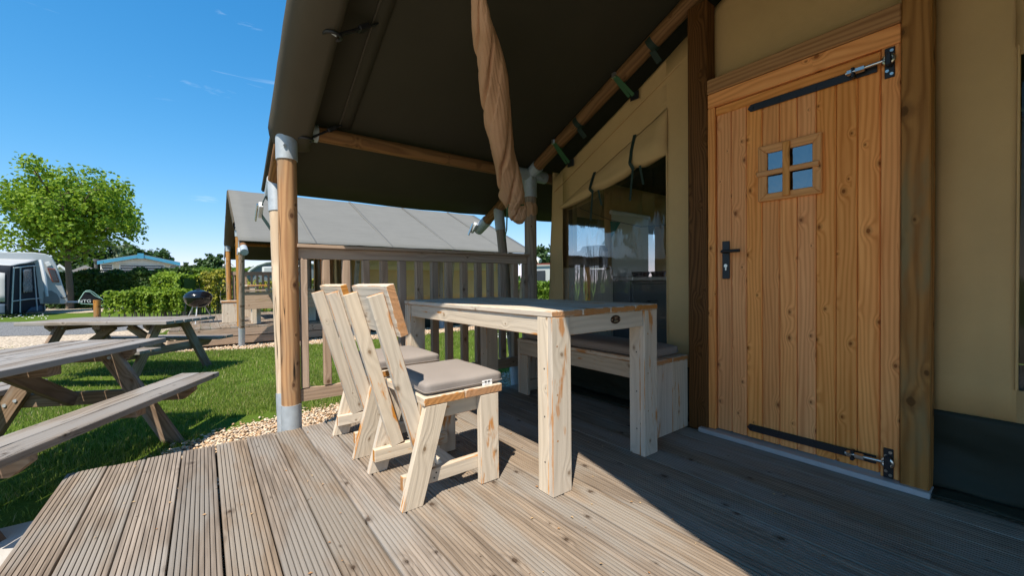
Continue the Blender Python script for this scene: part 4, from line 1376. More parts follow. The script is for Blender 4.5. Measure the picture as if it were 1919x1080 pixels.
# ------------------------------------------------------------------ picnic tables
def picnic_table(label, top_n=5, L=1.9, seat_n=2, Wt=0.72):
    """local frame: long side along x, built round the origin on the ground"""
    root = thing('picnic_table', label, 'picnic table', (0, 0, 0), 'weathered picnic tables on the lawn')
    Pm, Lm = M['picnic'], M['picnic_leg']
    g = 0.012
    w = (Wt - g * (top_n - 1)) / top_n
    for k in range(top_n):
        y = -Wt / 2 + w / 2 + k * (w + g)
        board(root, 'top_plank', (-L / 2 + random.uniform(-0.004, 0.004), y, 0.730), (L / 2 + random.uniform(-0.004, 0.004), y, 0.730), w, 0.040, Pm, (0, random.uniform(-0.02, 0.02), 1), 0.004)
    ws = 0.135
    for s in (1, -1):
        for k in range(seat_n):
            y = s * (0.75 - ws / 2 - k * (ws + 0.012))
            board(root, 'seat_plank', (-L / 2, y, 0.430), (L / 2, y, 0.430), ws, 0.040, Pm, (0, random.uniform(-0.02, 0.02), 1), 0.004)
    for sx in (1, -1):
        xa = sx * (L / 2 - 0.34)
        # cross beam carrying the seats, with angled ends
        z0, z1 = 0.315, 0.409
        prism(root, 'cross_beam', [(xa, -0.74, z1), (xa, -0.74, z1 - 0.03), (xa, -0.66, z0), (xa, 0.66, z0), (xa, 0.74, z1 - 0.03), (xa, 0.74, z1)], (sx * 0.042, 0, 0), (0, 1, 0), Lm, 0.003)
        prism(root, 'top_batten', [(xa, -0.34, 0.709), (xa, -0.34, 0.68), (xa, -0.28, 0.625), (xa, 0.28, 0.625), (xa, 0.34, 0.68), (xa, 0.34, 0.709)], (sx * 0.042, 0, 0), (0, 1, 0), Lm, 0.003)
        for s in (1, -1):
            xl = xa - sx * 0.001 if sx == 1 else xa - 0.085
            lw = 0.105
            f, t = s * 0.61, s * 0.19
            lg = prism(root, 'leg', [(xl, f - s * lw * 0.62, 0.0), (xl, f + s * lw * 0.62, 0.0), (xl, t + s * lw * 0.62, 0.708), (xl, t - s * lw * 0.62, 0.708)], (-sx * 0.042, 0, 0), (0, t - f, 0.708), Lm, 0.003)
            for zz, dy in ((0.35, 0.02), (0.38, -0.025), (0.66, 0.0)):
                yy = f + (t - f) * zz / 0.708 + dy
                cyl(lg, 'bolt_head', (xl - sx * 0.042, yy, zz), (xl - sx * 0.049, yy, zz), 0.012, M['galv'], 8)
        board(root, 'brace', (xa - sx * 0.06, 0, 0.37), (sx * 0.10, 0, 0.66), 0.045, 0.09, Lm, (-sx * 0.6, 0, 0.8), 0.003)
    for s in (1, -1):
        board(root, 'seat_batten', (0.05, s * 0.74, 0.389), (0.05, s * 0.47, 0.389), 0.09, 0.040, Lm)
    board(root, 'center_batten', (0.0, -0.33, 0.680), (0.0, 0.33, 0.680), 0.09, 0.056, Lm)
    return root

pt1 = picnic_table('weathered grey picnic table closest to the deck corner')
pt1.location = (-1.01, 3.716, G)
pt1.rotation_euler = (0, 0, math.atan2(0.89, 0.455))
pt2 = picnic_table('weathered grey picnic table farther out, towards the second tent', 6, 1.85, 2, 0.80)
pt2.location = (-0.86, 7.27, G)
pt2.rotation_euler = (0, 0, math.atan2(0.61, -0.79))

# ------------------------------------------------------------------ the second tent with its deck
NY, NX, NZ = 10.76, 0.11, 0.13
tent2, T2, _, _ = build_tent('safari_tent', 'second grey-roofed safari tent standing beyond the lawn', NX, NY, NZ, False)
door_set(tent2, T2, False)
deck2 = thing('deck', 'timber deck of the second tent', None, (NX, NY, NZ), None, 'structure')
L2 = 4.5
dme2 = deck_board_mesh(L2, 9)
for i in range(21):
    x = -0.55 + i * 0.15
    fm = frame((x + NX, NY + YC, NZ + random.uniform(-0.0016, 0.0006)), (0, 1, 0), (0, 0, 1))
    mesh_obj('deck_board', dme2, M['deck'], deck2, fm)
for z in (NZ - 0.10, NZ - 0.25):
    board(deck2, 'fascia_board', (-0.62 + NX, NY + YC - L2 / 2 - 0.008, z), (2.6 + NX, NY + YC - L2 / 2 - 0.008, z), 0.024, 0.135, M['rail'])
    board(deck2, 'fascia_board', (-0.63 + NX, NY + YC - L2 / 2, z), (-0.63 + NX, NY + YC + L2 / 2, z), 0.024, 0.135, M['rail'])
yn = NY + YC - HALF
# low plank wall at its near side
pw = thing('plank_balustrade', 'low balustrade of two horizontal boards on the second deck', 'railing', (0.9, yn, NZ))
for z in (0.405, 0.575):
    board(pw, 'plank', (0.50 + NX, yn - 0.05, z + NZ), (1.75 + NX, yn - 0.05, z + NZ), 0.03, 0.165, M['rail'])
board(pw, 'cap', (0.45 + NX, yn - 0.045, 0.685 + NZ), (1.75 + NX, yn - 0.045, 0.685 + NZ), 0.10, 0.03, M['rail'])
slab(pw, 'end_post', (0.475 + NX, yn - 0.07, 0.32 + NZ), (0.498 + NX, yn - 0.02, 0.668 + NZ), M['rail'], 'z')
# far railing
rf = thing('deck_railing', 'slatted timber railing at the far side of the second deck', 'railing', (1.5, NY + YC + HALF, NZ))
yf = NY + YC + HALF + 0.05
board(rf, 'top_rail', (0.5 + NX, yf, 1.12 + NZ), (2.42 + NX, yf, 1.12 + NZ), 0.08, 0.10, M['rail'])
board(rf, 'bottom_rail', (0.5 + NX, yf, 0.2 + NZ), (2.42 + NX, yf, 0.2 + NZ), 0.04, 0.09, M['rail'])
for k in range(14):
    x = 0.53 + k * 0.14 + NX
    slab(rf, 'slat', (x, yf - 0.02, 0.246 + NZ), (x + 0.055, yf + 0.02, 1.069 + NZ), M['rail'], 'z')
# furniture on that deck
t2 = thing('dining_table', 'plank table on the second deck behind the low balustrade', 'table', (1.2, NY + YC, NZ))
for k in range(4):
    board(t2, 'table_plank', (0.75 + k * 0.2 + NX, NY + YC - 0.9, 0.78 + NZ), (0.75 + k * 0.2 + NX, NY + YC + 0.7, 0.78 + NZ), 0.196, 0.03, Wm)
for x in (0.70, 1.36):
    for y in (-0.88, 0.58):
        slab(t2, 'leg', (x + NX, NY + YC + y, NZ), (x + 0.1 + NX, NY + YC + y + 0.1, 0.764 + NZ), Wm, 'z')
bb = thing('box_seat', 'pale wooden box seat on the outer edge of the second deck', 'seat', at(428, 8.75, NZ))
c0 = at(428, 8.75, NZ)
slab(bb, 'panel', (c0.x - 0.12, c0.y - 0.17, NZ), (c0.x + 0.14, c0.y + 0.17, 0.42 + NZ), Wm, 'z', 0.004)
slab(bb, 'seat_board', (c0.x - 0.14, c0.y - 0.18, 0.421 + NZ), (c0.x + 0.16, c0.y + 0.18, 0.462 + NZ), Wm, 'y', 0.004)
b2 = thing('bench', 'long low bench under the second tent awning', 'bench', (1.1, NY - 0.6, NZ))
slab(b2, 'seat_board', (0.6 + NX, yn + 0.30, 0.36 + NZ), (1.9 + NX, yn + 0.62, 0.40 + NZ), Wm, 'x')
for x in (0.66, 1.7):
    slab(b2, 'leg', (x + NX, yn + 0.32, NZ), (x + 0.15 + NX, yn + 0.60, 0.359 + NZ), Wm, 'z')

# kettle barbecue on the second deck
bq_c = at(371, 8.6, NZ)
kb = thing('kettle_barbecue', 'black kettle barbecue on thin metal legs on the second deck', 'barbecue', bq_c)
R_ = 0.245
cz = 0.53
prof = [(R_ * math.sin(a), -0.20 * math.cos(a)) for a in [i * math.pi / 2 / 8 for i in range(9)]]
lathe(kb, 'bowl', prof, M['bbq'], bq_c + V((0, 0, cz)), 32)
prof = [(R_ * 1.02, 0.0), (R_ * 1.03, 0.012)] + [(R_ * 1.02 * math.cos(a), 0.012 + 0.155 * math.sin(a)) for a in [i * math.pi / 2 / 8 for i in range(9)]]
ld = lathe(kb, 'lid', prof, M['bbq'], bq_c + V((0, 0, cz)), 32)
cyl(ld, 'lid_handle', bq_c + V((-0.03, 0, cz + 0.185)), bq_c + V((0.03, 0, cz + 0.185)), 0.012, M['black'], 8)
for a in (20, 140, 260):
    u = V((math.cos(rad(a)), math.sin(rad(a)), 0))
    cyl(kb, 'leg', bq_c + u * 0.11 + V((0, 0, cz - 0.17)), bq_c + u * 0.29, 0.011, M['alu'], 8)

# bollard
p = at(181, 12.2)
bo = thing('bollard', 'short round wooden bollard in front of the bag', 'bollard', p)
pole(bo, 'post', p, p + V((0, 0, 0.77)), 0.082, M['pole'], 18, 0.03)

# white frame on the lawn
p = at(942, 7.6)
wf = thing('lounger_frame', 'low white metal frame on the lawn beyond the railing', 'metal frame', p)
tube(wf, 'tube_frame', [p - RV * 0.22 + V((0, 0, 0.0)), p - RV * 0.2 + V((0, 0, 0.16)), p + RV * 0.2 + V((0, 0, 0.17)), p + RV * 0.22], 0.014, M['white_paint'], 8)
board(wf, 'slat', p - RV * 0.2 + V((0, 0, 0.17)), p + RV * 0.22 + V((0, 0, 0.12)), 0.06, 0.015, M['white_paint'])
board(wf, 'slat', p - RV * 0.2 + DV * 0.3 + V((0, 0, 0.17)), p + RV * 0.22 + DV * 0.3 + V((0, 0, 0.17)), 0.06, 0.015, M['white_paint'])

# ------------------------------------------------------------------ caravan, its awning, bag on the drawbar
def uz(D, px, py):
    """point in the plane at forward distance D"""
    return EYE + ray(px, py) * D
DC = 18.2
PC = Plane(100, DC)
cv = thing('caravan', 'grey caravan with sloping nose behind the charcoal awning', 'caravan', at(95, DC))
out = [(-60, 472), (60, 473), (86, 476), (98, 483), (106, 497), (117, 533), (125, 556), (127, 564), (122, 570), (80, 570), (-60, 570)]
prism(cv, 'body', [PC(*q, 0.4) for q in out], PC.d * 2.1, PC.r, M['van_grey'], 0.03)
low = [(82, 546), (97, 545), (107, 551), (112, 560), (112, 568.5), (82, 568.5)]
prism(cv, 'lower_panel', [PC(*q, 0.37) for q in low], PC.d * 0.1, PC.r, M['van_dark'], 0.01)
wnd = prism(cv, 'window', [PC(*q, 0.36) for q in ((88, 502), (103, 504), (112, 529), (98, 529))], PC.d * 0.06, PC.r, M['red_trim'], 0.01)
prism(wnd, 'pane', [PC(*q, 0.34) for q in ((91, 504.5), (102, 506), (109.5, 527), (99.5, 527))], PC.d * 0.04, PC.r, M['darkglass'], 0.0)
prism(cv, 'roof_window', [PC(*q, 0.36) for q in ((84, 493), (92, 490.5), (97, 497), (88, 500))], PC.d * 0.06, PC.r, M['white_paint'], 0.005)
tube(cv, 'grab_rail', [PC(114, 556, 0.33), PC(116, 559, 0.30), PC(124, 558, 0.30), PC(125, 554, 0.33)], 0.02, M['black'], 6)
board(cv, 'drawbar', PC(112, 566, 1.2), PC(192, 566, 1.2), 0.10, 0.09, M['galv'])
wp = PC(40, 580, 0.5)
cyl(cv, 'wheel', V((wp.x, wp.y, G + 0.33)), V((wp.x, wp.y, G + 0.33)) + PC.d * 0.25, 0.33, M['black'], 20)
jp = PC(178, 580, 1.2)
cyl(cv, 'jockey_wheel', V((jp.x, jp.y, G + 0.1)), V((jp.x, jp.y, G + 0.1)) + PC.d * 0.06, 0.1, M['black'], 16)
cyl(cv, 'jockey_post', V((jp.x, jp.y, G + 0.12)), V((jp.x, jp.y, G + 0.7)), 0.03, M['galv'], 8)

DA = 15.8
aw = thing('caravan_awning', 'charcoal and grey caravan awning with clear window', 'awning', at(40, DA))
fz = lambda px, py, D=DA: uz(D, px, py)
patch(aw, 'front_panel', [(fz(-90, 590), fz(15, 590), fz(20, 498), fz(-90, 492))], M['awn_dark'], 8, 8, None, 0.02)
patch(aw, 'front_curtain', [(fz(-40, 566, DA - .06), fz(9, 566, DA - .06), fz(9, 512, DA - .06), fz(-40, 506, DA - .06))], M['awn_grey'], 4, 4, None, 0.02)
patch(aw, 'front_curtain', [(fz(-40, 590, DA - .06), fz(9, 590, DA - .06), fz(9, 570, DA - .06), fz(-40, 570, DA - .06))], M['awn_blue'], 4, 4, None, 0.02)
side_b = DC + 0.3
q4 = [fz(15, 590), uz(side_b, 83, 583), uz(side_b, 72, 493), fz(20, 498)]
patch(aw, 'side_panel', [tuple(q4)], M['awn_dark'], 12, 12, wrinkle(0.03, 0.9, 0, 1), 0.02)
patch(aw, 'roof_panel', [(fz(-90, 489), fz(20, 499), uz(side_b, 77, 486), uz(side_b + .3, -90, 468)), (fz(20, 499), fz(20, 499), uz(side_b + .3, 66, 474), uz(side_b, 77, 486))][:1], M['awn_grey'], 16, 10, lambda p: V((0, 0, 0.05 * mnoise.noise(p * 0.8))), 0.02)
def onside(u, v):
    a, b, c, d = q4
    n = (b - a).cross(d - a).normalized()
    n = n if n.dot(EYE - a) > 0 else -n
    return a * (1 - u) * (1 - v) + b * u * (1 - v) + c * u * v + d * (1 - u) * v + n * 0.06
patch(aw, 'side_window', [(onside(.33, .42), onside(.62, .42), onside(.62, .9), onside(.33, .9))], M['awn_window'], 8, 10, lambda p: DV * 0.03 * mnoise.noise(p * 5), 0.01)
for u in (0.03, 0.24, 0.72, 0.97):
    tube(aw, 'piping', [onside(u, 0.02), onside(u, 0.5), onside(u, 0.97)], 0.022, M['piping'], 5)
for v in (0.27, 0.95):
    tube(aw, 'piping', [onside(0.03, v), onside(0.5, v + 0.01), onside(0.97, v)], 0.022, M['piping'], 5)
patch(aw, 'mud_flap', [(onside(0.42, 0.0), onside(0.97, 0.0), onside(0.97, 0.14), onside(0.60, 0.10))], M['awn_blue'], 6, 3, lambda p: -DV * 0.05 + V((0, 0, 0.03 * mnoise.noise(p * 2))), 0.01)
tube(aw, 'pole_roll', [uz(DC - 0.3, 76, 488), uz(DC - 0.5, 83, 520), uz(DC - 0.5, 88, 556)], [0.06, 0.07, 0.05], M['piping'], 8)

DB = 18.0
PB = Plane(172, DB)
bg_ = thing('cover_bag', 'black triangular cover with white letters on the caravan drawbar', 'cover bag', at(172, DB))
oo = [(149, 563), (150, 560), (157, 549), (161, 545.5), (168, 544.5), (175, 548), (184, 555), (194, 563), (197, 568), (195, 572.5), (190, 573.5), (172, 570.5), (152, 569.5), (149, 567)]
pts = [PB(*q) for q in oo]
prism(bg_, 'cover', pts, PB.d * 0.45, PB.r, M['bag'], 0.06)
tube(bg_, 'edging', [p - PB.d * 0.005 for p in pts] + [pts[0] - PB.d * 0.005], 0.013, M['mint'], 6, False)
tube(bg_, 'edging', [PB(160, 547, -.03), PB(168, 547, -.03), PB(178, 555, -.03), PB(187, 559, -.03)], 0.012, M['mint'], 6, False)
mtx = Matrix(((PB.r.x, 0, -PB.d.x, 0), (PB.r.y, 0, -PB.d.y, 0), (0, 1, 0, 0), (0, 0, 0, 1)))
text(bg_, 'lettering', 'NTG', 0.19, Matrix.Translation(PB(158.5, 565, -0.02)) @ mtx, M['print'], 0.004)

# ------------------------------------------------------------------ chalets
def chalet(label, px0, px1, D, z_eave, z_apex, depth, fascia, wall, wins, roofm=None):
    c = at((px0 + px1) / 2, D)
    pl_ = Plane((px0 + px1) / 2, D)
    RV, DV = pl_.r, pl_.d
    root = thing('chalet', label, 'chalet', c)
    hw = (pl_(px1, 500) - pl_(px0, 500)).length / 2
    O = lambda u, z, k=0: c + RV * u + DV * k + V((0, 0, z - G))
    ov = 0.25
    body = [O(-hw + ov, G), O(hw - ov, G), O(hw - ov, z_eave - 0.05), O(0, z_apex - 0.12), O(-hw + ov, z_eave - 0.05)]
    prism(root, 'walls', body, DV * depth, RV, wall, 0.0)
    for s in (-1, 1):
        prism(root, 'roof', [O(0, z_apex, -0.35), O(s * hw, z_eave, -0.35), O(s * hw, z_eave + 0.09, -0.35), O(0, z_apex + 0.09, -0.35)], DV * (depth + 0.6), RV, roofm or M['grey_roof'], 0.0)
        prism(root, 'fascia', [O(0, z_apex - 0.16, -0.39), O(s * (hw + .02), z_eave - 0.18, -0.39), O(s * (hw + .02), z_eave + 0.06, -0.39), O(0, z_apex + 0.06, -0.39)], DV * 0.035, RV, fascia, 0.0)
    if wins:
        prism(root, 'fascia', [O(-0.17, z_apex - 0.24, -0.43), O(0.17, z_apex - 0.24, -0.43), O(0.17, z_apex + 0.14, -0.43), O(-0.17, z_apex + 0.14, -0.43)], DV * 0.035, RV, fascia, 0.0)
        n = 30
        for k in range(n):
            u = (-hw + 0.9) + (2 * hw - 1.8) * (k + 0.5) / n
            zt = z_apex - 0.2 - (z_apex - z_eave) * abs(u) / hw
            if zt - (z_eave - 0.06) > 0.05:
                slab_pts = [O(u - 0.055, z_eave - 0.10, -0.03), O(u + 0.055, z_eave - 0.10, -0.03), O(u + 0.055, zt, -0.03), O(u - 0.055, zt, -0.03)]
                prism(root, 'cladding_board', slab_pts, DV * 0.025, (0, 0, 1), M['white_paint'], 0.0)
        for u0, u1 in wins:
            w_ = prism(root, 'window', [O(u0, 0.9, -0.05), O(u1, 0.9, -0.05), O(u1, z_eave - 0.13, -0.05), O(u0, z_eave - 0.13, -0.05)], DV * 0.045, RV, M['white_paint'], 0.0)
            prism(w_, 'pane', [O(u0 + .07, 0.97, -0.06), O(u1 - .07, 0.97, -0.06), O(u1 - .07, z_eave - 0.19, -0.06), O(u0 + .07, z_eave - 0.19, -0.06)], DV * 0.03, RV, M['darkglass'], 0.0)
            for k in range(3):
                z = z_eave - 0.34 - k * 0.18
                prism(w_, 'blind_slat', [O(u0 + .08, z, -0.068), O(u1 - .08, z, -0.068), O(u1 - .08, z + .05, -0.068), O(u0 + .08, z + .05, -0.068)], DV * 0.006, RV, M['white_paint'], 0.0)
    return root
chalet('cream chalet with blue roof trim behind the dark hedge', 189, 341, 30, 2.62, 3.16, 7, M['teal'], M['cream'], ((-2.1, -1.45), (-1.15, 1.35), (1.6, 2.25)))
chalet('low cream chalet with grey roof partly behind the maple', 126, 196, 33, 1.95, 2.55, 8, M['grey_roof'], M['cream'], None)
chalet('white-roofed chalet between the caravan and the maple trunk', 84, 142, 38, 1.90, 2.95, 8, M['white_paint'], M['white_paint'], None, M['white_paint'])
fl_ = thing('flue_pipe', 'dark flue pipe rising beside the cream chalet', 'flue', at(181, 29.5))
cyl(fl_, 'pipe', at(181, 29.5), at(181, 29.5, 2.75), 0.10, M['cabinet_dark'], 12)
cyl(fl_, 'cowl', at(181, 29.5, 2.75), at(181, 29.5, 2.90), 0.15, M['cabinet_dark'], 12)
chalet('small white cabin far right of the hedges', 415, 452, 40, 2.2, 2.9, 6, M['white_paint'], M['cream'], None)

# pale caravan with a dark arched front, behind the second tent
PD = Plane(520, 24)
cw = thing('caravan', 'pale caravan with dark arched trim seen under the second awning', 'caravan', at(500, 24))
arch = [(462, 560), (462, 516), (470, 506), (482, 498), (500, 492), (530, 489), (570, 489), (600, 500), (606, 560)]
prism(cw, 'body', [PD(*q, 0.2) for q in arch], PD.d * 2.2, PD.r, M['van_dark'], 0.02)
tube(cw, 'arch_trim', [PD(*q, 0.1) for q in arch[1:-1]], 0.07, M['van_grey'], 8)
w_ = prism(cw, 'window', [PD(*q, 0.1) for q in ((491, 500), (545, 499), (545, 512), (491, 512))], PD.d * 0.12, PD.r, M['white_paint'], 0.0)
prism(w_, 'pane', [PD(*q, 0.06) for q in ((495, 502), (542, 501), (542, 511), (495, 511))], PD.d * 0.08, PD.r, M['van_grey'], 0.0)

PD = Plane(1010, 21)
cw = thing('caravan', 'grey caravan glimpsed between railing and tent wall', 'caravan', at(1010, 21))
arch = [(985, 556), (985, 505), (1000, 497), (1040, 495), (1100, 495), (1100, 556)]
prism(cw, 'body', [PD(*q, 0.2) for q in arch], PD.d * 2.2, PD.r, M['van_grey'], 0.03)
prism(cw, 'window', [PD(*q, 0.1) for q in ((1000, 508), (1022, 507), (1022, 530), (1000, 530))], PD.d * 0.12, PD.r, M['darkglass'], 0.01)
tube(cw, 'roof_rail', [PD(1000, 496, 0.1), PD(1060, 494, 0.1)], 0.04, M['red_trim'], 6)

# ------------------------------------------------------------------ plants
def leaf_cloud(name, centers, sizes, normals, mat, parent, leafsize):
    """each leaf: a bent quad pair (two triangles each), lobed enough at this distance"""
    n = len(centers)
    c = np.asarray(centers)
    nrm = np.asarray(normals)
    nrm = nrm / np.linalg.norm(nrm, axis=1, keepdims=True)
    a = RNG.normal(size=(n, 3))
    t = np.cross(nrm, a)
    t /= np.linalg.norm(t, axis=1, keepdims=True)
    b = np.cross(nrm, t)
    s = (np.asarray(sizes) * leafsize)[:, None]
    fold = nrm * s * 0.18
    v0 = c - t * s * 0.55
    v1 = c - b * s * 0.42 + fold + t * s * 0.05
    v2 = c + t * s * 0.60
    v3 = c + b * s * 0.42 + fold + t * s * 0.05
    vs = np.stack([v0, v1, v2, v3], axis=1).reshape(-1, 3)
    base = np.arange(n)[:, None] * 4
    f1 = base + np.array([[0, 1, 2]])
    f2 = base + np.array([[0, 2, 3]])
    return from_np(name, vs, np.concatenate([f1, f2]), mat, parent, False, None)

def local(parent, pts):
    return np.asarray(pts)

def broad_tree(name, label, base, H, trunk_h, R, mat, n_clump, per, leaf, group=None, trunk_r=0.16, seed=1, squash=0.8, limbs=14, cat='tree', up=0.5):
    rs = np.random.default_rng(seed)
    rd = random.Random(seed)
    root = thing(name, label, cat, base, group)
    base = V(base)
    cz = trunk_h + (H - trunk_h) * 0.46
    ce = base + V((0, 0, cz))
    # trunk and limbs in one mesh
    vs, fs = tube_data([base, base + V((0.02, 0.01, trunk_h * 0.5)), base + V((-0.03, 0.02, trunk_h)), base + V((0.05, 0, cz)), base + V((0, 0.05, H * 0.86))],
                       [trunk_r * 1.2, trunk_r, trunk_r * 0.85, trunk_r * 0.5, trunk_r * 0.12], 12)
    tips = []
    for k in range(limbs):
        a = k * 2.399 + rd.uniform(-0.3, 0.3)
        z0 = trunk_h * 0.85 + (cz - trunk_h * 0.85) * rd.uniform(0, 1.15)
        e = rd.uniform(0.05, 0.85)
        L = R * rd.uniform(0.65, 0.95) * (1 - 0.35 * e)
        d = V((math.cos(a) * math.cos(e), math.sin(a) * math.cos(e), math.sin(e) * 0.9 + 0.1))
        s0 = base + V((0, 0, z0))
        mid = s0 + d * L * 0.5 + V((0, 0, -0.05 * L))
        tip = s0 + d * L + V((0, 0, 0.12 * L))
        r0 = trunk_r * rd.uniform(0.35, 0.5)
        v2, f2 = tube_data([s0, mid, tip], [r0, r0 * 0.6, r0 * 0.2], 7)
        o = len(vs)
        vs += v2
        fs += [tuple(i + o for i in f) for f in f2]
        tips += [mid, tip]
        for j in range(3):
            q = mid.lerp(tip, rd.uniform(0.1, 0.9))
            e2 = q + V((rd.uniform(-1, 1), rd.uniform(-1, 1), rd.uniform(-0.2, 1))) * L * 0.35
            v2, f2 = tube_data([q, e2], [r0 * 0.35, r0 * 0.12], 5)
            o = len(vs)
            vs += v2
            fs += [tuple(i + o for i in f) for f in f2]
            tips.append(e2)
    tr = data_obj('trunk', vs, fs, M['bark'], root)
    smooth_sides(tr)
    # crown: clumps spread through an uneven volume
    cc = []
    hz = (H - trunk_h) / 2
    while len(cc) < n_clump:
        p = rs.normal(size=3)
        p /= np.linalg.norm(p)
        r = rs.uniform(0.25, 1.0) ** 0.55
        q = np.array([p[0] * R * r, p[1] * R * r, p[2] * hz * r * (1.0 if p[2] > 0 else squash)])
        lump = 0.80 + 0.36 * mnoise.noise(V((p[0] * 1.8 + seed, p[1] * 1.8, p[2] * 1.8)))
        q *= lump
        cc.append(np.array(ce) + q)
    cc += [np.array(t) for t in tips]
    cc = np.array(cc)
    cs = rs.uniform(0.5, 1.1, len(cc)) * R * 0.145
    idx = np.repeat(np.arange(len(cc)), per)
    off = np.clip(rs.normal(size=(len(idx), 3)), -1.7, 1.7) * np.array([0.9, 0.9, 1.0]) * cs[idx][:, None] * 0.72
    pts = cc[idx] + off
    out = pts - np.array(ce)
    out /= np.linalg.norm(out, axis=1, keepdims=True) + 1e-6
    nn = rs.normal(size=pts.shape) * 0.8 + out * 0.5 + np.array([0, 0, up])
    leaf_cloud('crown', pts, rs.uniform(0.6, 1.25, len(pts)), nn, mat, root, leaf)
    return root

def box_hedge(name, label, p0, p1, depth, h0, h, mat, n, leaf, seed=3, group=None, core=True, stems=0, wob=0.12, cat='hedge', corem=None):
    rs = np.random.default_rng(seed)
    p0, p1 = V(p0), V(p1)
    d = (p1 - p0)
    L = d.length
    d.normalize()
    nr = V((-d.y, d.x, 0))
    root = thing(name, label, cat, (p0 + p1) / 2, group)
    u = rs.uniform(0, L, n)
    face = rs.uniform(0, 1, n)
    side = rs.choice([-1, 1], n, p=[0.62, 0.38]) if nr.dot(DV) > 0 else rs.choice([1, -1], n, p=[0.62, 0.38])
    z = rs.uniform(h0, h, n)
    w = side * depth / 2
    top = face < 0.36
    z = np.where(top, h, z)
    w = np.where(top, rs.uniform(-depth / 2, depth / 2, n), w)
    bump = np.array([mnoise.noise(V((a * 1.4, b * 1.4, c * 1.8 + seed))) for a, b, c in zip(u, w, z)])
    w = w * (1 + wob * bump) + rs.normal(size=n) * 0.05
    z = z + np.where(top, bump * wob * 0.9, 0) + rs.normal(size=n) * 0.04
    P = np.array(p0)[None] + np.array(d)[None] * u[:, None] + np.array(nr)[None] * w[:, None]
    P[:, 2] = p0.z + z
    nn = rs.normal(size=P.shape) * 0.8 + np.array(nr)[None] * np.sign(w)[:, None] * 0.7 + np.array([0, 0, 0.5])
    leaf_cloud('foliage', P, rs.uniform(0.6, 1.3, n), nn, mat, root, leaf)
    vs, fs = [], []
    for k in range(max(stems, 2)):
        q = p0 + d * (L * (k + 0.5) / max(stems, 2) + float(rs.normal() * 0.05)) + nr * float(rs.normal() * depth * 0.2)
        v2, f2 = tube_data([q, q + V((float(rs.normal() * .06), float(rs.normal() * .06), h * 0.45)), q + V((float(rs.normal() * .16), float(rs.normal() * .16), h * 0.9))], [0.022, 0.018, 0.006], 5)
        o = len(vs)
        vs += v2
        fs += [tuple(i + o for i in f) for f in f2]
    data_obj('stems', vs, fs, M['twig'] if stems else M['bark'], root)
    if core:
        cq = [p0 - nr * depth * 0.40 + V((0, 0, max(h0, 0.05))), p1 - nr * depth * 0.40 + V((0, 0, max(h0, 0.05))), p1 + nr * depth * 0.40 + V((0, 0, max(h0, .05))), p0 + nr * depth * 0.40 + V((0, 0, max(h0, .05)))]
        prism(root, 'inner_growth', cq, V((0, 0, h * 0.95 - h0)), d, corem or mat, 0.0)
    return root

# maple beside the caravan
mp_base = at(130, 21.5)
broad_tree('maple_tree', 'bright green maple tree rising beside the caravan nose', mp_base, 8.25, 2.4, 3.6, M['maple'], 165, 58, 0.175, None, 0.14, 5, 0.95, 20)

# hedges
hb = box_hedge
hb('hedge', 'long dark clipped hedge in front of the cream chalet', at(112, 23.3), at(350, 23.3), 0.9, 0.0, 1.93, M['hedge'], 17000, 0.11, 3, None, True, 0, 0.42)
hb('hedge', 'lighter clipped hedge behind the yellow shrubs', at(318, 26.5), at(470, 26.5), 1.0, 0.0, 2.18, M['hedge_light'], 7500, 0.13, 4, None, True, 0, 0.35)
hb('hedge', 'bright hedge seen right of the railing beside the tent', at(960, 15), at(1100, 15), 0.9, 0.0, 1.12, M['hedge_light'], 5000, 0.09, 6)
hb('hedge', 'low hedge beneath the caravan drawbar', at(85, 22.0), at(192, 22.0), 0.4, 0.0, 0.72, M['hedge'], 2600, 0.11, 8, None, True, 6)
# loose shrubs nearer the road
for k, (px, D, h, w, lab) in enumerate(((236, 13.6, 0.98, 0.9, 'leafy light green shrub at the left end of the row'), (272, 13.8, 0.95, 0.7, 'leafy light green shrub, second from the left end of the row'), (305, 14.0, 0.93, 0.6, 'leafy light green shrub between two others mid-row'), (336, 14.2, 0.98, 0.7, 'leafy light green shrub just left of the barbecue'))):
    c = at(px, D)
    hb('shrub', lab, c - RV * w / 2, c + RV * w / 2, 0.62, 0.30, h, M['shrub'], 1500, 0.088, 20 + k, 'clipped shrubs along the lawn', False, 7, 0.4, 'shrub')
c = at(331, 16.0)
hb('shrub', 'rounded bright green shrub above the clipped row', c - RV * 0.62, c + RV * 0.62, 1.0, 0.5, 1.52, M['shrub'], 2300, 0.11, 31, None, True, 6, 0.5, 'shrub', M['hedge'])
for k, (px, D, h, w, lab, n) in enumerate(((362, 16.6, 1.38, 1.0, 'twiggy yellowing shrub behind the barbecue', 900), (395, 16.9, 1.55, 1.1, 'twiggy yellowing shrub right of the barbecue lid', 1000), (425, 17.2, 1.62, 1.0, 'twiggy yellowing shrub beside the second tent post', 900))):
    c = at(px, D)
    hb('shrub', lab, c - RV * w / 2, c + RV * w / 2, 0.8, 0.25, h, M['yellow'], n, 0.11, 40 + k, 'yellowing shrubs', False, 26, 0.4, 'shrub')

# shrubs behind the second deck
for k, px in enumerate((470, 520, 575, 630)):
    c = at(px, 17.5)
    hb('shrub', 'yellowing shrub seen through the far railing of the second deck, ' + ['first from the left', 'second from the left', 'third from the left', 'fourth from the left'][k], c - RV * 0.6, c + RV * 0.6, 0.8, 0.1, 1.15, M['yellow'], 700, 0.12, 60 + k, 'yellowing shrubs', False, 8, 0.4, 'shrub')

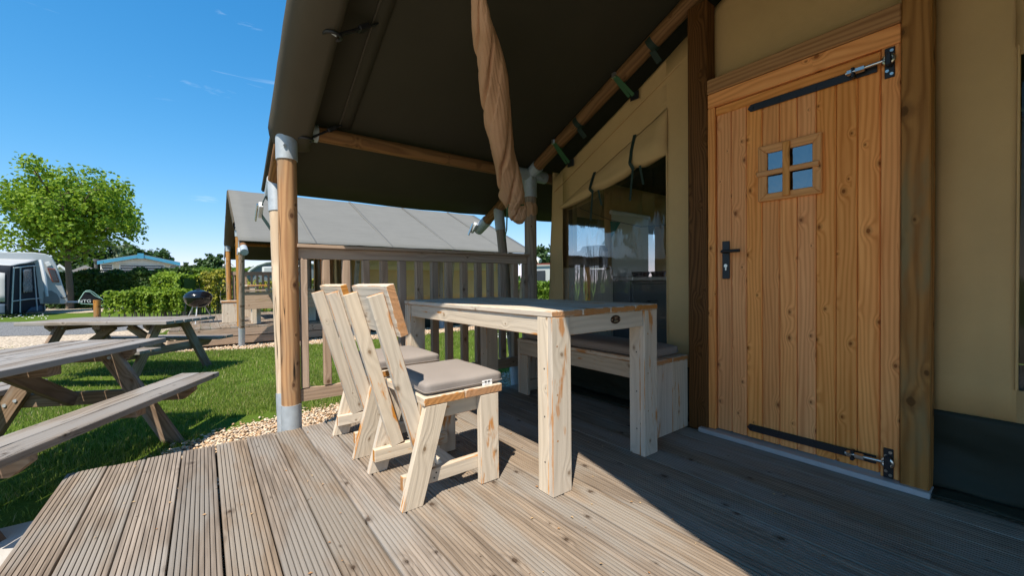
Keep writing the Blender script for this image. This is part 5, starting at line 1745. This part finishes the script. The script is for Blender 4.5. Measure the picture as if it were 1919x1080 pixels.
# far trees
far = [(42, 52, 5.2, 2.6, 'far_dark', 'small dark tree above the caravan awning'), (150, 58, 6.6, 4.0, 'far_dark', 'broad dark tree behind the maple trunk'), (188, 60, 7.6, 3.6, 'far_dark', 'tall dark tree left of the chalet roof'),
       (228, 62, 6.8, 3.2, 'far_pale', 'pale willow behind the chalet roof ridge'), (252, 66, 7.4, 2.6, 'far_pale', 'pale willow just right of the other willow'), (282, 55, 6.0, 3.4, 'far_dark', 'dark tree above the right chalet roof slope'),
       (352, 70, 4.6, 2.4, 'far_dark', 'low dark tree right of the chalet'), (378, 72, 5.3, 1.6, 'far_pale', 'thin pale tree in the gap right of the chalet'), (400, 66, 5.8, 2.6, 'far_dark', 'rounded tree left of the second tent post'), (420, 76, 5.0, 2.2, 'far_pale', 'faint pale tree beside the second tent post'),
       (1015, 34, 3.9, 1.9, 'far_dark', 'small tree seen right of the inner post'), (1060, 50, 4.2, 2.5, 'far_dark', 'tree behind the tent wall edge')]
for k, (px, D, H, R, m, lab) in enumerate(far):
    broad_tree('far_tree', lab, at(px, D), H * 1.2, H * 0.22, R, M[m], 70, 34, 0.42 if D > 40 else 0.26, 'trees on the horizon', 0.16, 100 + k, 0.9, 8)

# distant tree line so that the horizon is closed
N = 9000
ang = RNG.uniform(rad(-30), rad(80), N)
rr0 = RNG.uniform(105, 135, N)
hh = np.array([1.6 + 1.5 * (0.5 + mnoise.noise(V((a * 14, 0, 0)))) + 0.7 * mnoise.noise(V((a * 60, 3, 0))) for a in ang])
pz = G + RNG.uniform(0, 1, N) ** 0.7 * np.maximum(hh, 0.6)
P = np.stack([np.sin(ang) * rr0, np.cos(ang) * rr0, pz], axis=1)
o = leaf_cloud('treeline', P, RNG.uniform(0.6, 1.3, N), RNG.normal(size=(N, 3)) + np.array([-0.3, -0.4, 0.6]), M['far_dark'], None, 0.95)
tag(o, 'low distant tree line closing the horizon', None, None, 'stuff')

# ------------------------------------------------------------------ grass and pebbles
def inside(poly, x, y):
    x, y = np.asarray(x), np.asarray(y)
    r = np.zeros(x.shape, bool)
    n = len(poly)
    for i in range(n):
        x0, y0 = poly[i][0], poly[i][1]
        x1, y1 = poly[(i + 1) % n][0], poly[(i + 1) % n][1]
        c = ((y0 > y) != (y1 > y)) & (x < (x1 - x0) * (y - y0) / (y1 - y0 + 1e-12) + x0)
        r ^= c
    return r

def blades(n, box, hmin, hmax, wid, seed, keep_near=True, bald=True):
    rs = np.random.default_rng(seed)
    x = rs.uniform(box[0], box[1], n)
    y = rs.uniform(box[2], box[3], n)
    edge = rs.normal(size=n) * 0.05
    k = ~inside(NEAR_GRAVEL, x + edge, y + edge) & ~inside(FAR_GRAVEL, x + edge, y + edge)
    k &= ~inside(GRAVEL_PATH, x + edge * 3, y + edge * 3) & ~inside(ROAD, x, y)
    k &= ~((x > -0.60) & (x < 2.7) & (y < 2.98)) & ~((x > -1.36) & (x < -0.6) & (y < 2.99)) & ~((y > 9.2) & (x > -0.6))
    # only where the camera can see
    dpt = x * DV.x + y * DV.y
    lat = (x * RV.x + y * RV.y) / np.maximum(dpt, 0.01)
    k &= (dpt > 0.8) & (lat > -1.32) & (lat < 0.14)
    for bx_, by_, br_ in ((-1.75, 4.7, 0.75), (-2.4, 5.3, 0.8), (-1.2, 3.9, 0.35), (-0.9, 7.2, 0.5), (0.35, 4.0, 0.35), (-0.75, 3.2, 0.22)):
        rr_ = np.hypot(x - bx_, y - by_) / br_ + rs.normal(size=n) * 0.18
        k &= (rr_ > 1.0) | (rs.uniform(size=n) < 0.16)
    x, y = x[k], y[k]
    if bald:
        nz = np.array([mnoise.noise(V((a * 1.3, b * 1.3, 0.0))) for a, b in zip(x, y)])
        kk = (nz < 0.36) | (rs.uniform(size=len(x)) < 0.25)
        x, y = x[kk], y[kk]
    n = len(x)
    h = rs.uniform(hmin, hmax, n) * (0.7 + 0.5 * rs.uniform(size=n))
    a = rs.uniform(0, 2 * np.pi, n)
    lean = rs.uniform(0.05, 0.75, n) * h
    la = rs.uniform(0, 2 * np.pi, n)
    w = wid * rs.uniform(0.6, 1.3, n)
    dx, dy = np.cos(a) * w, np.sin(a) * w
    lx, ly = np.cos(la) * lean, np.sin(la) * lean
    z0 = np.full(n, G - 0.004)
    v = np.stack([np.stack([x - dx, y - dy, z0], 1), np.stack([x + dx, y + dy, z0], 1),
                  np.stack([x + dx * .75 + lx * .4, y + dy * .75 + ly * .4, z0 + h * .6], 1), np.stack([x - dx * .75 + lx * .4, y - dy * .75 + ly * .4, z0 + h * .6], 1),
                  np.stack([x + lx, y + ly, z0 + h], 1)], 1).reshape(-1, 3)
    b = np.arange(n)[:, None] * 5
    f = np.concatenate([b + np.array([[0, 1, 2]]), b + np.array([[0, 2, 3]]), b + np.array([[3, 2, 4]])])
    return v, f

vs_, fs_ = [], []
o_ = 0
for args in ((90000, (-2.6, 1.4, 2.2, 6.0), 0.022, 0.055, 0.0022, 51), (110000, (-3.4, 5.0, 4.0, 9.4), 0.025, 0.055, 0.0032, 52), (40000, (-5.5, 1.0, 8.0, 14.0), 0.03, 0.06, 0.005, 53)):
    v, f = blades(*args)
    vs_.append(v)
    fs_.append(f + o_)
    o_ += len(v)
gr = from_np('grass', np.concatenate(vs_), np.concatenate(fs_), M['grass'])
tag(gr, 'short mown grass blades of the lawn', None, None, 'stuff')

def pebbles(n, poly, box, smin, smax, seed):
    rs = np.random.default_rng(seed)
    x = rs.uniform(box[0], box[1], n)
    y = rs.uniform(box[2], box[3], n)
    k = inside(poly, x + rs.normal(size=n) * 0.06, y + rs.normal(size=n) * 0.06)
    x, y = x[k], y[k]
    n = len(x)
    ico = np.array([(1, 0, 0), (-1, 0, 0), (0, 1, 0), (0, -1, 0), (0, 0, 1), (0, 0, -1), (.62, .62, .3), (-.62, .62, .3), (.62, -.62, .3), (-.62, -.62, .3)], float)
    fc = np.array([(0, 6, 4), (6, 2, 4), (2, 7, 4), (7, 1, 4), (1, 9, 4), (9, 3, 4), (3, 8, 4), (8, 0, 4), (0, 5, 2), (0, 2, 6), (1, 2, 5), (1, 7, 2), (1, 5, 3), (1, 3, 9), (0, 3, 5), (0, 8, 3)])
    s = rs.uniform(smin, smax, n)
    sc = np.stack([s * rs.uniform(.8, 1.5, n), s * rs.uniform(.7, 1.1, n), s * rs.uniform(.35, .7, n)], 1)
    a = rs.uniform(0, 2 * np.pi, n)
    p = ico[None] * sc[:, None]
    p += rs.normal(size=p.shape) * (s * 0.10)[:, None, None]
    tl = rs.normal(size=n) * 0.35
    px = p[..., 0] * np.cos(a)[:, None] - p[..., 1] * np.sin(a)[:, None]
    py = p[..., 0] * np.sin(a)[:, None] + p[..., 1] * np.cos(a)[:, None]
    pz = p[..., 2] + px * tl[:, None] * 0.5
    z = G + 0.006 + np.abs(rs.normal(size=n)) * 0.010
    v = np.stack([px + x[:, None], py + y[:, None], pz + z[:, None]], 2).reshape(-1, 3)
    f = (np.arange(n)[:, None, None] * 10 + fc[None]).reshape(-1, 3)
    return v, f
v1, f1 = pebbles(24000, NEAR_GRAVEL, (-0.7, 3.2, 2.9, 4.3), 0.007, 0.017, 71)
v2, f2 = pebbles(22000, FAR_GRAVEL, (-1.0, 7.0, 8.4, 9.8), 0.011, 0.024, 72)
pb = from_np('gravel', np.concatenate([v1, v2]), np.concatenate([f1, f2 + len(v1)]), M['pebble'])
tag(pb, 'loose tan pebbles on the gravel beds', None, None, 'stuff')

# daisies in the grass strip before the awning
rs = np.random.default_rng(5)
cs = np.array([gp(float(x), float(y)) for x, y in zip(rs.uniform(0, 90, 90), rs.uniform(589, 601, 90))])
cs[:, 2] += 0.06
o = leaf_cloud('daisies', cs, rs.uniform(0.7, 1.2, 90), np.tile([0, 0, 1.0], (90, 1)) + rs.normal(size=(90, 3)) * 0.2, M['white_paint'], None, 0.06)
tag(o, 'small white daisies in the far grass strip', None, None, 'stuff')

# bits of leaf and bark blown over the near deck
rs = np.random.default_rng(9)
n_ = 170
cs = np.stack([rs.uniform(-0.5, 2.2, n_), rs.uniform(0.4, 2.85, n_), np.full(n_, 0.0035)], 1)
o = leaf_cloud('leaf_litter', cs, rs.uniform(0.4, 1.3, n_), np.tile([0, 0, 1.0], (n_, 1)) + rs.normal(size=(n_, 3)) * 0.12, M['litter'], None, 0.011)
tag(o, 'tiny dry leaf and bark flakes scattered on the near deck', None, None, 'stuff')
